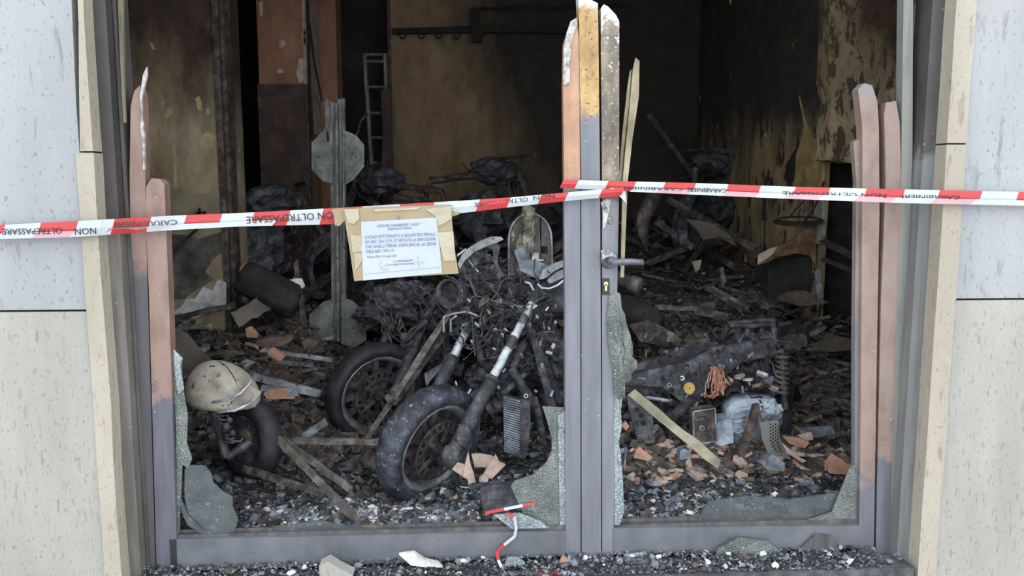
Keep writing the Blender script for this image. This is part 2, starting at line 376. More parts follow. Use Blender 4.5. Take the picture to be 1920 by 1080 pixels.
# ------------------------------------------------------------------ STRUCTURE inside
struct('floor', MB().box((-4.2, .12, -.25), (4.2, 8, .02)), M['soot'])
struct('ceiling', MB().box((-4.2, .25, 4.2), (4.2, 8, 4.4)), M['soot_wall'])
struct('wall_inner_left', MB().box((-4.2, .25, 0), (-4.0, 8, 4.2)), M['soot_wall'])
struct('wall_far', MB().box((-4.0, 5.9, 0), (xb0 if False else 4.0, 6.1, 4.2)), M['soot_wall'])
struct('wall_outer_right', MB().box((4.0, .25, 0), (4.2, 8, 4.2)), M['soot_wall'])
# back wall with ochre plaster
YB = 5.0
xb0 = X(735, 300, YB)
wb = struct('wall_back', MB().box((xb0, YB, 0), (4.0, YB + .25, 4.2)), M['back'])
build('back_wall_edge', MB().box((xb0 - .02, YB - .006, 0), (xb0 + .012, YB + .26, 4.2)), M['terra_dark'], wb)
# pier on the left
YL = 2.2
x1 = X(418, 300, YL)
pl = struct('pillar_left', MB().box((-3.4, YL, 0), (x1, YL + .5, 4.2)), M['pier_l'])
build('corner_moulding', MB().box((x1 - .025, YL - .015, .5), (x1 + .012, YL + .1, 4.2)).box((x1 + .015, YL + .02, .5), (x1 + .04, YL + .16, 4.2)), M['char_brown'], pl)
def patch(name, pts, Y, th, mat, parent):
    return build(name, MB().prism([P(px, py, Y) for px, py in pts], (0, th, 0)), mat, parent)
patch('plaster_or_hole_patch', [(322, 585), (318, 600), (365, 596), (424, 578), (424, 530), (408, 524), (398, 545), (380, 538), (366, 560), (348, 562), (340, 575)], YL - .02, .02, M['plaster'], pl)
patch('plaster_or_hole_patch', [(310, 440), (345, 440), (372, 448), (418, 434), (420, 470), (398, 486), (384, 510), (400, 524), (372, 540), (345, 560), (312, 560)], YL - .012, .012, mottled('grey_bare_render', [(52, 50, 46), (84, 81, 74), (112, 108, 98)], 8, .9), pl)
patch('plaster_or_hole_patch', [(308, 345), (335, 352), (356, 362), (400, 362), (418, 350), (422, 440), (380, 444), (340, 432), (310, 438)], YL - .006, .006, mottled('pale_plaster_skin', [(112, 102, 80), (132, 122, 98), (146, 136, 110)], 5, .9), pl)
fl = mottled('pale_ochre_flake', [(150, 136, 100), (176, 162, 122)], 12, .9)
for pts in ([(366, 184), (373, 180), (378, 192), (377, 208), (370, 206)], [(306, 220), (314, 204), (322, 200), (324, 212), (314, 222)], [(372, 268), (382, 250), (392, 248), (402, 256), (394, 268), (378, 277)], [(323, 275), (327, 272), (332, 340), (334, 358), (326, 352)], [(280, 78), (286, 82), (291, 92), (285, 92)], [(300, 192), (305, 190), (308, 196), (303, 197)], [(386, 205), (392, 202), (394, 214), (388, 214)]):
    patch('plaster_flake', pts, YL - .006, .006, fl, pl)
# red-brown column and slab door behind
YC = 3.6
xc0, xc1 = X(484, 100, YC), X(574, 100, YC)
pc = struct('pillar_inner', MB().box((xc0, YC, 0), (xc1, YC + .5, 4.2)), M['column'])
build('column_edge', MB().box((xc1 - .02, YC - .006, 1.9), (xc1 + .02, YC + .5, 4.2)), M['wood_pale'] if False else M['terra_pale'], pc)
for pts in ([(523, 78), (530, 72), (536, 80), (531, 90), (524, 88)], [(560, 112), (568, 108), (570, 150), (562, 156), (556, 140)], [(566, 60), (573, 56), (574, 84), (568, 84)], [(520, 130), (530, 128), (532, 136), (522, 138)], [(486, 4), (492, 2), (492, 30), (487, 28)]):
    patch('plaster_flake', pts, YC - .006, .006, M['terra_pale'], pc)
xw0, xw1 = X(590, 200, 4.2), X(634, 200, 4.2)
struct('wall_stub', MB().box((xw0, 4.2, 0), (xw1, 4.5, 4.2)), M['column'])
dz1 = P(530, 158, 3.45).z
d3 = struct('door_3', MB().box((X(488, 300, 3.45), 3.45, 0), (X(581, 300, 3.45), 3.5, dz1)), M['cabinet'])
build('door_edge', MB().box((X(488, 300, 3.44), 3.44, 0), (X(491, 300, 3.44), 3.449, dz1)).box((X(578, 300, 3.44), 3.44, 0), (X(581, 300, 3.44), 3.449, dz1)), M['char_brown'], d3)
# right side wall and pier
XR = 2.36
ws = struct('wall_side', MB().box((XR, 2.05, 0), (XR + .02, YB, 4.2)), M['side_r'])
YP = 1.9
pr = struct('pillar_right', MB().prism([P(1557, -260, YP), P(1557, 60, YP), P(1552, 150, YP), P(1560, 190, YP), P(1552, 240, YP), P(1550, 300, YP), P(1600, 306, YP), P(1640, 303, YP), P(1662, 312, YP), P(1800, 306, YP), P(1800, -260, YP)][::-1], (0, .16, 0)), M['pier_r'])
struct('wall_niche', MB().box((2.385, 2.25, 0), (3.9, 2.35, 4.2)), M['soot'])
# pale peeled flakes, and one dark painted hole, on the side wall
def spatch(pts, th, mat):
    q = []
    for px, py in pts:
        d = ray(px, py); q.append(CAM + d * ((XR - .001 - CAM.x) / d.x))
    build('plaster_or_hole_patch', MB().prism(q, (-th, 0, 0)), mat, ws)
spatch([(1500, 180), (1511, 235), (1508, 250), (1496, 290), (1492, 340), (1490, 362), (1545, 365), (1548, 270), (1530, 262), (1512, 230)], .012, M['rust'] if False else mottled('ochre_plaster', [(120, 100, 62), (150, 130, 84), (172, 150, 102)], 9, .9))
spatch([(1486, 290), (1510, 250), (1500, 340), (1475, 342), (1474, 310)], .006, M['soot'])  # dark patch standing for a hole, its shade put into the colour
spatch([(1340, 250), (1347, 232), (1345, 345), (1336, 345)], .01, M['char_brown'])
spatch([(1532, 365), (1546, 365), (1548, 440), (1541, 458), (1530, 456)], .02, mottled('grey_plaster_edge', [(130, 128, 112), (166, 164, 146)], 9, .9))

# ash terrain
nx, ny = 150, 120
g = MB(); xs_ = np.linspace(-3.4, 3.3, nx); ys_ = np.linspace(.06, 4.98, ny)
pts = [(x, y, max(.021, H(x, y))) for y in ys_ for x in xs_]
def inside(x, y, e=0):
    if y < .27 and (x < xs_l + .06 or x > xs_r - .06): return True
    if y > YL - e and y < YL + .5 and x < x1 + e: return True
    if y > YC - e and y < YC + .5 and xc0 - e < x < xc1 + e: return True
    if x > XR - e and y > 2.0: return True
    return x > 2.1 and 1.85 < y
g.add(pts, [(j*nx+i, j*nx+i+1, (j+1)*nx+i+1, (j+1)*nx+i) for j in range(ny-1) for i in range(nx-1) if not inside(pts[j*nx+i][0] + .02, pts[j*nx+i][1] + .02, -.04)])
heap = build('ash_heap', g, mottled('ash_ground', [(14, 14, 15), (34, 33, 33), (66, 66, 68)], 20, .85, 0, .8, spots=((108, 114, 122), .68, 45)), smooth=True, kind='stuff')
heap['label'] = 'black ash and soot covering the floor between the burnt vehicles'

# ------------------------------------------------------------------ DOORS
def poly(pts, Y): return [P(a, b, Y) for a, b in pts]
YD = .0
def slat(name, pts, mat, parent, th=.05, Y=YD, label=None):
    ps = poly(pts, Y)
    return build(name, MB().prism(ps, (0, th, 0)), mat, parent, label=label)
def door(name, px, py):
    o = link(bpy.data.objects.new(name, None)); p = P(px, py, YD); o.location = (p.x, 0, 0); o['kind'] = 'structure'; return o
zb = lambda px, py: P(px, py, YD).z
d1 = door('door_1', 690, 1000)
mA = paint('stile_pink_a', zb(265, 505), PINK, ((69, 65, 69), (83, 79, 83)), .05)
mB = paint('stile_pink_b', zb(300, 735), PINK, ((77, 77, 86), (93, 93, 102)), .10)
slat('stile_profile', [(246, 540), (243, 330), (245, 200), (252, 170), (262, 160), (268, 180), (270, 260), (272, 330), (277, 540), (292, 1078), (270, 1078)], mA, d1)
slat('stile_profile', [(279, 540), (273, 400), (274, 350), (284, 334), (300, 336), (308, 345), (316, 540), (333, 1078), (294, 1078)], mB, d1, .055, -.004)
slat('torn_foil', [(262, 180), (268, 140), (275, 125), (276, 140), (270, 165), (266, 185), (267, 215), (271, 260), (271, 318), (268, 318), (267, 265), (263, 240), (265, 210)], M['foil'], d1, .012, -.006, 'ash-white curled foil edge')
m1 = paint('stile_mid_pink', zb(1070, 345), [(132, 99, 79), (164, 125, 99), (180, 144, 116)], ((97, 99, 106), (113, 115, 121)), .04, speck=((199, 187, 172), .66, 40))
m2 = paint('stile_mid_gold', zb(1106, 215), [(113, 88, 55), (157, 125, 77), (181, 155, 107)], ((93, 95, 102), (109, 111, 116)), .05, speck=((74, 58, 40), .60, 90), top=(zb(1106, 12), (180, 180, 176)))
m3 = paint('stile_mid_mottled', zb(1145, 400), [(58, 51, 48), (104, 93, 81), (150, 136, 113)], ((99, 100, 106), (116, 118, 123)), .30, speck=((187, 180, 164), .60, 60), top=(zb(1145, 45), (188, 188, 185)))
slat('stile_profile', [(1058, 340), (1056, 160), (1058, 80), (1070, 45), (1082, 34), (1086, 80), (1088, 340), (1089, 1055), (1061, 1058), (1060, 700)], m1, d1)
slat('stile_profile', [(1090, 340), (1086, 40), (1084, -6), (1105, -2), (1121, 6), (1122, 60), (1125, 340), (1127, 700), (1127, 1055), (1091, 1056)], m2, d1, .06, -.006)
slat('torn_foil', [(1056, 158), (1057, 90), (1063, 60), (1070, 40), (1081, 33), (1082, 48), (1074, 66), (1070, 100), (1068, 120), (1069, 150), (1064, 160)], M['foil'], d1, .01, -.008, 'ash-white crumbling foil edge')
rail = MB()
r0, r1 = P(318, 1012, 0), P(1061, 994, 0)
zr0, zr1 = zb(335, 1010), zb(1060, 995)
rail.prism([(r0.x, -.004, -.028), (r1.x, -.004, -.008), (r1.x, -.004, zr1), (r0.x, -.004, zr0)], (0, .05, 0))
rl = build('bottom_rail', rail, M['rail_paint'], d1)
build('rail_lip', MB().box((r0.x, .012, zr1 - .002), (r1.x, .03, zr1 + .018)).box((r0.x, .036, zr1 - .002), (r1.x, .045, zr1 + .028)), M['jamb_dark'], d1)
def pane(pts, mat, parent, Y=.02, th=.006, label=None, name='glass_shard'):
    return build(name, MB().prism(poly(pts, Y), (0, th, 0)), mat, parent, label=label)
pane([(1017, 762), (1058, 764), (1060, 990), (1020, 986), (990, 985), (958, 912), (964, 902), (1000, 890), (1024, 868), (1035, 845), (1034, 820), (1026, 790)], M['glass'], d1, label='crazed curved glass corner')
pane([(1046, 780), (1059, 770), (1060, 992), (1050, 992)], M['glass_white'], d1, .014)
pane([(346, 880), (352, 872), (385, 873), (396, 888), (400, 905), (418, 922), (436, 932), (436, 950), (446, 972), (440, 998), (410, 1004), (375, 1000), (352, 970), (346, 930)], M['glass_thin'], d1, label='hazy grey glass corner')
pane([(337, 930), (352, 965), (378, 992), (402, 1000), (380, 1003), (352, 985), (340, 960)], M['glass_thin'], d1, .012)
pane([(322, 660), (340, 668), (342, 720), (352, 780), (350, 830), (360, 860), (352, 880), (342, 870), (336, 1000), (332, 1000), (330, 800)], M['glass'], d1, .014, label='crumbled glass strip along stile')
pane([(325, 655), (342, 672), (338, 690), (345, 730), (334, 740), (328, 700)], M['glass_white'], d1, .008)
pane([(470, 1000), (520, 988), (600, 975), (640, 985), (760, 998), (620, 1003)], M['glass_thin'], d1, .03)
pane([(925, 965), (975, 962), (1015, 978), (1030, 990), (960, 992)], M['glass_white'], d1, .0, label='pale loose glass sliver')

d2 = door('door_2', 1400, 1000)
slat('stile_profile', [(1129, 340), (1127, 100), (1127, 15), (1132, 8), (1140, 12), (1155, 28), (1161, 40), (1161, 340), (1157, 560), (1153, 700), (1150, 1055), (1129, 1056)], m3, d2, .05, .0)
m4 = paint('thin_slat', zb(1170, 345) - 1, [(88, 78, 56), (131, 120, 93), (165, 158, 136)], soft=.1)
slat('thin_slat', [(1168, 340), (1172, 290), (1181, 200), (1187, 130), (1192, 108), (1199, 114), (1198, 180), (1186, 260), (1177, 340), (1170, 520), (1164, 520)], m4, d2, .012, -.012, 'thin yellowed splinter slat')
slat('thin_slat', [(1160, 340), (1166, 260), (1176, 170), (1181, 135), (1184, 130), (1180, 190), (1170, 280), (1165, 345)], m4, d2, .01, .012)
mC = paint('right_thin', zb(1610, 600), [(107, 95, 86), (128, 114, 106), (139, 128, 120)], ((106, 107, 113), (123, 125, 130)), .08)
mD = paint('right_pink', zb(1630, 900), [(113, 93, 86), (132, 111, 102), (139, 120, 111)], ((84, 86, 93), (102, 102, 109)), .08, top=(zb(1630, 190), (121, 114, 111)))
mE = paint('right_pink_b', zb(1668, 855), [(111, 91, 83), (130, 110, 101), (137, 119, 111)], ((83, 84, 93), (100, 102, 109)), .10)
slat('stile_profile', [(1606, 340), (1600, 266), (1612, 260), (1616, 272), (1619, 340), (1617, 560), (1612, 1048), (1602, 1048), (1603, 600)], mC, d2, .03, .02)
slat('stile_profile', [(1617, 340), (1617, 240), (1609, 168), (1620, 156), (1635, 160), (1645, 190), (1648, 240), (1649, 400), (1646, 560), (1638, 1048), (1611, 1048), (1615, 600)], mD, d2, .05, -.002)
slat('stile_profile', [(1661, 340), (1658, 215), (1662, 192), (1680, 189), (1687, 230), (1689, 300), (1687, 420), (1682, 560), (1667, 1048), (1642, 1048), (1652, 560)], mE, d2, .05, -.002)
q0, q1 = P(1150, 992, 0), P(1612, 985, 0)
build('bottom_rail', MB().prism([(q0.x, -.003, -.01), (q1.x, -.003, -.01), (q1.x, -.003, zb(1612, 985)), (q0.x, -.003, zb(1150, 990))], (0, .05, 0)), M['rail_paint'], d2)
build('rail_lip', MB().box((q0.x, .012, zb(1612, 985)), (q1.x, .03, zb(1612, 975))).box((q0.x, .036, zb(1612, 985)), (q1.x, .045, zb(1612, 968))), M['jamb_dark'], d2)
pane([(1300, 985), (1330, 940), (1400, 930), (1480, 936), (1560, 925), (1600, 930), (1600, 985)], M['glass_thin'], d2, .032, label='low hazy pane remnant above the rail')
# crazed glass lump on the inner stile
def lumpy(pts, mat, parent, Y, amp, label):
    ps = poly(pts, Y); mb = MB(); cx = sum(ps, V()) / len(ps); n = len(ps)
    rings = [[(p - cx) * s + cx + V((0, -amp * (1 - s ** 2) + random.uniform(-.006, .006), 0)) for p in ps] for s in (1, .75, .45, .18)]
    vs = [v for r in rings for v in r]; fs = []
    for r in range(3):
        for i in range(n): fs.append((r*n+i, r*n+(i+1) % n, (r+1)*n+(i+1) % n, (r+1)*n+i))
    fs.append(tuple(range(3*n, 4*n)))
    o = len(vs); vs += [p + V((0, .012, 0)) for p in ps]; fs += [tuple(range(o+n-1, o-1, -1))] + [(i, o+i, o+(i+1) % n, (i+1) % n) for i in range(n)]
    mb.add(vs, fs); return build('glass_shard', mb, mat, parent, label=label)
lumpy([(1142, 556), (1155, 546), (1164, 552), (1165, 575), (1172, 590), (1176, 610), (1182, 630), (1187, 650), (1186, 668), (1194, 676), (1194, 690), (1186, 700), (1183, 712), (1172, 718), (1172, 745), (1160, 750), (1152, 738), (1150, 700), (1147, 680), (1140, 645), (1138, 600)], M['glass'], d2, -.012, .02, 'thick crazed glass lump beside handle stile')
pane([(1152, 720), (1164, 722), (1168, 740), (1164, 770), (1166, 800), (1160, 830), (1164, 850), (1168, 900), (1170, 960), (1162, 985), (1152, 985)], M['glass_white'], d2, .0, label='white crumbled glass strip')
pane([(1592, 880), (1604, 870), (1606, 975), (1590, 978), (1500, 980), (1560, 960)], M['glass'], d2, .014)
pane([(1335, 1075), (1345, 1030), (1385, 1008), (1440, 1015), (1470, 1040), (1500, 1078)], M['glass'], d2, -.03, label='leaning crazed glass below rail')
pane([(1170, 1040), (1210, 1035), (1232, 1060), (1215, 1078), (1180, 1070)], M['glass_white'], d2, -.03)
pane([(1500, 1030), (1530, 1002), (1560, 1005), (1580, 1050), (1520, 1060)], M['jamb_dark'], d2, -.02)
slat('torn_foil', [(1127, 380), (1138, 372), (1146, 375), (1141, 400), (1135, 425), (1130, 430), (1131, 400)], M['foil'], d2, .008, -.009)
# handle set
hp = P(1141, 487, -.0)
hs = build('handle_rose', MB().lathe(hp + V((0, -.02, 0)), (0, 1, 0), [(.0001, 0), (.030, 0), (.034, .006), (.034, .02), (.0001, .02)], 24), M['handle'], d2, smooth=True)
e = P(1206, 492, -.06)
build('lever_handle', MB().tube([hp + V((0, -.01, 0)), hp + V((0, -.05, 0)), hp + V((.012, -.06, -.004)), P(1160, 491, -.06), P(1185, 491, -.06), e], [.012, .012, .0125, .0135, .0135, .0125], 12).blob(hp + V((0, -.05, 0)), .016, 2, 0), M['handle'], d2, smooth=True, label='dark grey lever handle')
build('torn_foil', MB().prism(poly([(1127, 470), (1136, 466), (1147, 472), (1150, 480), (1138, 482), (1130, 486)], -.04), (0, .008, 0)), M['foil'], d2)
lp = build('lock_plate', MB().prism(poly([(1129, 522), (1143, 522), (1143, 553), (1129, 553)], -.004), (0, .01, 0)), M['black'], d2, label='black lock plate')
kp = P(1136, 532, -.006)
build('lock_cylinder', MB().lathe(kp, (0, 1, 0), [(.0001, -.004), (.0085, -.004), (.0085, .004), (.0001, .004)], 16).box((kp.x - .0042, kp.y - .004, kp.z - .028), (kp.x + .0042, kp.y + .004, kp.z)), M['brass'], d2)

# ------------------------------------------------------------------ TAPES
def lin(tab, x):
    for (a, ya), (b, yb) in zip(tab, tab[1:]):
        if x <= b: return ya + (yb - ya) * (x - a) / (b - a)
    return tab[-1][1]
def tape(name, label, top, bot, bounds, first_red, Yf, flap=None, slant=-8):
    root = thing(name, label, 'tape', P(bounds[0], top[0][1], Yf(bounds[0])))
    mb = MB(); red = first_red
    for a_, b_ in zip(bounds, bounds[1:]):
        n = max(1, int((b_ - a_) / 18)); mi = 0 if red else 1; red = not red
        for k in range(n):
            u0, u1 = a_ + (b_ - a_) * k / n, a_ + (b_ - a_) * (k + 1) / n
            vs = []
            for u in (u0, u1):
                for s in (0, .5, 1):
                    x = u + slant * s
                    y = lin(top, x) * (1 - s) + lin(bot, x) * s
                    vs.append(P(x, y, Yf(x) + (-.004 if s == .5 else 0)))
            mb.add(vs, [(0, 3, 4, 1), (1, 4, 5, 2)], mi)
    o = build('tape_band', mb, [M['red'], M['white']], root)
    m = o.modifiers.new('thickness', 'SOLIDIFY'); m.thickness = .0006
    if flap:
        mb = MB(); mi = 0
        for (a_, b_), mi in flap:
            n = max(1, int((b_ - a_) / 25))
            for k in range(n):
                u0, u1 = a_ + (b_ - a_) * k / n, a_ + (b_ - a_) * (k + 1) / n
                vs = []
                for u in (u0, u1):
                    for s in (.62, 1.02):
                        y = lin(top, u) * (1 - s) + lin(bot, u) * s
                        vs.append(P(u - (10 if s > 1 else 0), y, Yf(u) - .006))
                mb.add(vs, [(0, 2, 3, 1)], mi)
        o = build('folded_edge', mb, [M['pink'], M['white']], root, label='pale folded-over lower edge')
        m = o.modifiers.new('thickness', 'SOLIDIFY'); m.thickness = .0005
    return root
def text_mesh(body):
    c = bpy.data.curves.new('printed_text', 'FONT'); c.body = body; c.size = 1; c.extrude = .01; c.align_x = 'CENTER'; c.align_y = 'CENTER'; c.resolution_u = 2
    o = bpy.data.objects.new('tmp', c); COL.objects.link(o); bpy.context.view_layer.update()
    me = bpy.data.meshes.new_from_object(o.evaluated_get(bpy.context.evaluated_depsgraph_get()))
    bpy.data.objects.remove(o); bpy.data.curves.remove(c); return me
def put_text(body, c, ux, height, parent, mat, width=None, flip=False):
    """flat print: c centre, ux direction of the right-hand side in space; flip = turned by 180 degrees"""
    me = text_mesh(body); me.materials.clear(); me.materials.append(mat)
    ux = V(ux).normalized(); n = V((0, -1, 0)); uz = (n.cross(ux)).normalized()
    if flip: ux, uz = -ux, -uz
    xs = [v.co.x for v in me.vertices]; sx = height / .72
    if width: sx = width / (max(xs) - min(xs))
    b = base_of(parent); sy = height / .72
    for v in me.vertices: v.co = V(c) - b + ux * v.co.x * sx + uz * v.co.y * sy + n * (v.co.z * .02)
    o = link(bpy.data.objects.new('printed_text', me)); o.parent = parent; return o
YT = lambda x: -.035 - .125 * (1 - sm(180, 300, x)) - .03 * sm(600, 900, x) * (1 - sm(900, 1050, x))
topL = [(-60, 425), (0, 422), (150, 414), (330, 404), (460, 399), (610, 391), (870, 376), (960, 370), (1060, 361), (1180, 350)]
botL = [(-60, 452), (0, 448), (150, 444), (330, 431), (460, 424), (610, 421), (870, 399), (960, 388), (1060, 377), (1180, 366)]
t1 = tape('barrier_tape', 'red and white barrier tape carrying the brown taped notice', topL, botL,
          [-60, 10, 77, 147, 215, 284, 350, 417, 477, 545, 607, 680, 750, 815, 868 + 32, 958, 1016, 1066, 1130, 1172], True, YT,
          [((-60, 0), 1), ((0, 70), 1), ((70, 140), 0), ((140, 205), 1), ((205, 278), 0), ((278, 400), 1), ((400, 520), 1)])
def tape_text(body, pxa, pxb, pya, pyb, root, Yf, hpx=13):
    pa, pb = P(pxa, pya, Yf(pxa) - .0075), P(pxb, pyb, Yf(pxb) - .0075)
    put_text(body, (pa + pb) / 2, pb - pa, hpx * (pa - CAM).length / F, root, M['ink'], (pb - pa).length, True)
tape_text('NON OLTREPASSARE', 462, 638, 412, 402, t1, YT, 13)
tape_text('CARABINIERI', 216, 332, 421, 416, t1, YT, 9)
tape_text('NON', 140, 180, 434, 432, t1, YT, 11)
tape_text('OLTREPASSARE', 4, 116, 434, 432, t1, YT, 10)
tape_text('OLTREPASSARE', 890, 990, 384, 373, t1, YT, 8)
tape_text('NON', 1000, 1040, 371, 367, t1, YT, 8)
YT2 = lambda x: -.03 - .125 * sm(1300, 1750, x)
topR = [(1050, 337), (1170, 340), (1300, 343), (1480, 350), (1690, 355), (1920, 360), (2000, 362)]
botR = [(1050, 352), (1170, 358), (1300, 364), (1480, 372), (1690, 380), (1920, 385), (2000, 387)]
t2 = tape('barrier_tape', 'red and white barrier tape tied to the door stile and running over the stone wall', topR, botR,
          [1057, 1085, 1141, 1193, 1248, 1305, 1366, 1427, 1492, 1557, 1625, 1697, 1762, 1842, 1910, 1980], True, YT2,
          [((1190, 1240), 1), ((1240, 1300), 0), ((1300, 1365), 1), ((1365, 1425), 0), ((1425, 1480), 1), ((1480, 1545), 0), ((1545, 1610), 1), ((1610, 1680), 0), ((1680, 1755), 1), ((1755, 1830), 0), ((1830, 1980), 1)])
build('tape_end', MB().prism(poly([(1148, 352), (1172, 358), (1175, 382), (1160, 366), (1120, 362)], -.036), (0, .002, 0)), M['white'], t2)
tape_text('CARABINIERI', 1290, 1362, 355, 357, t2, YT2, 8)
tape_text('CARABINIERI', 1170, 1280, 352, 355, t2, YT2, 5)
tape_text('NON OLTREPASSARE', 1468, 1662, 362, 367, t2, YT2, 8)
tape_text('CARABINIERI', 1692, 1800, 368, 370, t2, YT2, 7)
# fallen tape
def ribbon(name, label, segs, wid, parts=('red', 'white')):
    root = thing(name, label, 'tape', segs[0][0]); mb = MB()
    for (a, b, mi) in segs:
        t = (b - a); s = V((0, -1, .25)).cross(t).normalized() * wid / 2
        mb.prism([a - s, b - s, b + s, a + s], (0, .0015, 0), mi)
    build('tape_band', mb, [M['red'], M['white']], root); return root
ft = [(910, 962, .0), (945, 955, .0), (980, 948, -.0), (1003, 944, .0)]
q = [P(*f) for f in ft]
ribbon('fallen_tape', 'short scrap of red and white tape lying by the cracked glass corner', [(q[0], q[1], 0), (q[1], q[2], 1), (q[2], q[3], 0)], .012)
ft = [(950, 964, -.012), (964, 968, -.014), (968, 990, -.016), (965, 1006, -.018), (945, 1022, -.018), (932, 1034, -.018), (934, 1050, -.05), (946, 1076, -.09), (1000, 1076, -.10), (1050, 1075, -.10), (1095, 1078, -.10)]
q = [P(*f) for f in ft]
ribbon('fallen_tape', 'crumpled red and white tape hanging over the bottom rail to the ground', [(q[i], q[i+1], m) for i, m in zip(range(10), [0, 1, 1, 1, 0, 0, 1, 1, 0, 1])], .012)

# ------------------------------------------------------------------ NOTICE
YN = -.075
nt = thing('notice', 'white printed notice stuck to brown packing tape, hanging from barrier tape', 'notice', P(752, 455, YN))
build('backing', MB().prism(poly([(643, 392), (700, 388), (846, 384), (848, 420), (853, 470), (860, 513), (760, 519), (664, 527), (656, 470)], YN), (0, .006, 0)), M['card'], nt, label='brown packing-tape backing')
pt = [(677, 416), (818, 408), (824, 460), (829, 512), (754, 519), (681, 526), (678, 470)]
build('paper_sheet', MB().prism(poly(pt, YN - .003), (0, .002, 0)), M['paper'], nt, label='white paper sheet')
for pts in ([(645, 392), (672, 392), (674, 410), (664, 420), (652, 418)], [(798, 392), (846, 386), (847, 410), (822, 425), (817, 406)],
            [(820, 436), (850, 434), (854, 488), (832, 490)], [(664, 474), (678, 474), (680, 488), (666, 508)], [(657, 440), (677, 442), (678, 472), (661, 474)],
            [(700, 392), (790, 388), (780, 393), (704, 397)]):
    build('clear_tape', MB().prism(poly(pts, YN - .004), (0, .0012, 0)), M['card_pale'], nt)
build('tape_wrap', MB().prism(poly([(842, 386), (866, 376), (876, 378), (874, 390), (860, 402), (848, 406)], YN + .01), (0, .004, 0)).prism(poly([(622, 392), (646, 390), (648, 412), (636, 424), (628, 422), (626, 404)], YN + .012), (0, .004, 0)), M['card'], nt)
def ntext(body, xa, xb, y, hpx, slope=-.045):
    pa, pb = P(xa, y, YN - .0042), P(xb, y + slope * (xb - xa), YN - .0042)
    put_text(body, (pa + pb) / 2, pb - pa, hpx * (pa - CAM).length / F, nt, M['ink_grey'], (pb - pa).length)
ntext('LEGIONE CARABINIERI "LAZIO"', 707, 788, 424, 5)
ntext('Stazione di Cassino', 727, 772, 429, 5)
ntext('LOCALE SOTTOPOSTO A SEQUESTRO PENALE', 684, 816, 445, 6)
ntext("EX ART. 354 C.P.P., E' VIETATA LA RIMOZIONE", 685, 817, 454, 6)
ntext('DEI SIGILLI PENA DENUNCIA AI SENSI', 686, 818, 463, 6)
ntext("DELL'ART. 349 C.P.", 687, 740, 472, 6)
ntext('Cassino (FR) l\u00ec 23 Luglio 2025', 688, 744, 482, 4)
ntext('IL COMANDANTE', 738, 774, 490, 4)
ntext('Luogotenente', 726, 776, 496, 4)
sgn = MB()
for s in ([(716, 488), (712, 496), (716, 506), (728, 504), (722, 497), (714, 503)], [(783, 478), (784, 490), (786, 502)], [(774, 497), (780, 490), (786, 496), (792, 489), (796, 494)], [(718, 507), (728, 506)]):
    sgn.tube([P(x, y, YN - .0045) for x, y in s], .0004, 4)
build('signature', sgn, M['ink_grey'], nt)
build('ruled_line', MB().tube([P(682, 514, YN - .0045), P(826, 501, YN - .0045)], .0004, 4), M['ink_grey'], nt)
# crest: small round emblem above the heading
build('crest', MB().lathe(P(747, 409, YN - .0045), (0, 1, 0), [(.0001, 0), (.005, 0), (.005, .001), (.0001, .001)], 12).blob(P(747, 407, YN - .005), (.003, .001, .005), 1, .2), M['ink_grey'], nt)

# ------------------------------------------------------------------ vehicle helpers
def wheel(parent, c, axis, R=.30, wd=.12, rr=.215, tm='tyre', rm='rim', ns=5, disc=True, tread=True, edge='rim_edge'):
    c = V(c); a = V(axis).normalized(); h = wd / 2; s = R - rr
    prof = [(rr, -h*.72), (rr + s*.45, -h*1.0), (rr + s*.75, -h*.92), (R - s*.08, -h*.55), (R, 0), (R - s*.08, h*.55), (rr + s*.75, h*.92), (rr + s*.45, h*1.0), (rr, h*.72)]
    build('tyre', MB().lathe(c, a, prof, 56, True, .0035), M[tm], parent, smooth=True)
    ring = MB().lathe(c, a, [(rr - .004, -h*.78), (rr + .008, -h*.78), (rr + .008, -h*.70), (rr - .012, -h*.5), (rr - .024, 0), (rr - .012, h*.5), (rr + .008, h*.70), (rr + .008, h*.78), (rr - .004, h*.78), (rr - .02, h*.5), (rr - .034, 0), (rr - .02, -h*.5)], 48)
    rim = build('rim', ring, M[edge], parent, smooth=True)
    u = a.cross(V((0, 0, 1))).normalized(); w_ = a.cross(u)
    for k in range(ns):
        t = 2 * math.pi * (k + .3) / ns; d = u * math.cos(t) + w_ * math.sin(t); e = a.cross(d)
        mb = MB()
        for sg in (-1, 1):   # forked spoke with a window between its legs
            p0 = c + d * .045 + e * sg * .02; p1 = c + d * (rr - .02) + e * sg * .055
            dd = (p1 - p0) / 2; ee = a.cross(dd).normalized() * .014
            mb.obox((p0 + p1) / 2, dd, ee, a * .016)
        mb.obox(c + d * (rr * .60), d * .014, e * .04, a * .012)
        build('spoke', mb, M[rm], rim)
    build('hub', MB().lathe(c, a, [(.0001, -.055), (.03, -.055), (.032, -.03), (.05, -.022), (.05, .022), (.032, .03), (.03, .055), (.0001, .055)], 20), M[rm], parent, smooth=False)
    if disc:
        dc = c + a * (h * .9); mb = MB()
        mb.lathe(dc, a, [(.138, 0), (.150, 0), (.150, .005), (.138, .005)], 40); mb.lathe(dc, a, [(.096, 0), (.110, 0), (.110, .005), (.096, .005)], 36)
        for k in range(20):
            t = 2 * math.pi * k / 20; d = u * math.cos(t) + w_ * math.sin(t); e = a.cross(d)
            mb.obox(dc + d * .124 + a * .0025, d * .018, e * .009, a * .0025)
        for k in range(5):
            t = 2 * math.pi * (k + .5) / 5; d = u * math.cos(t) + w_ * math.sin(t); e = a.cross(d)
            mb.obox(dc + d * .072 + a * .0025, d * .03, e * .011, a * .003)
        build('brake_disc', mb, M[rm], parent)
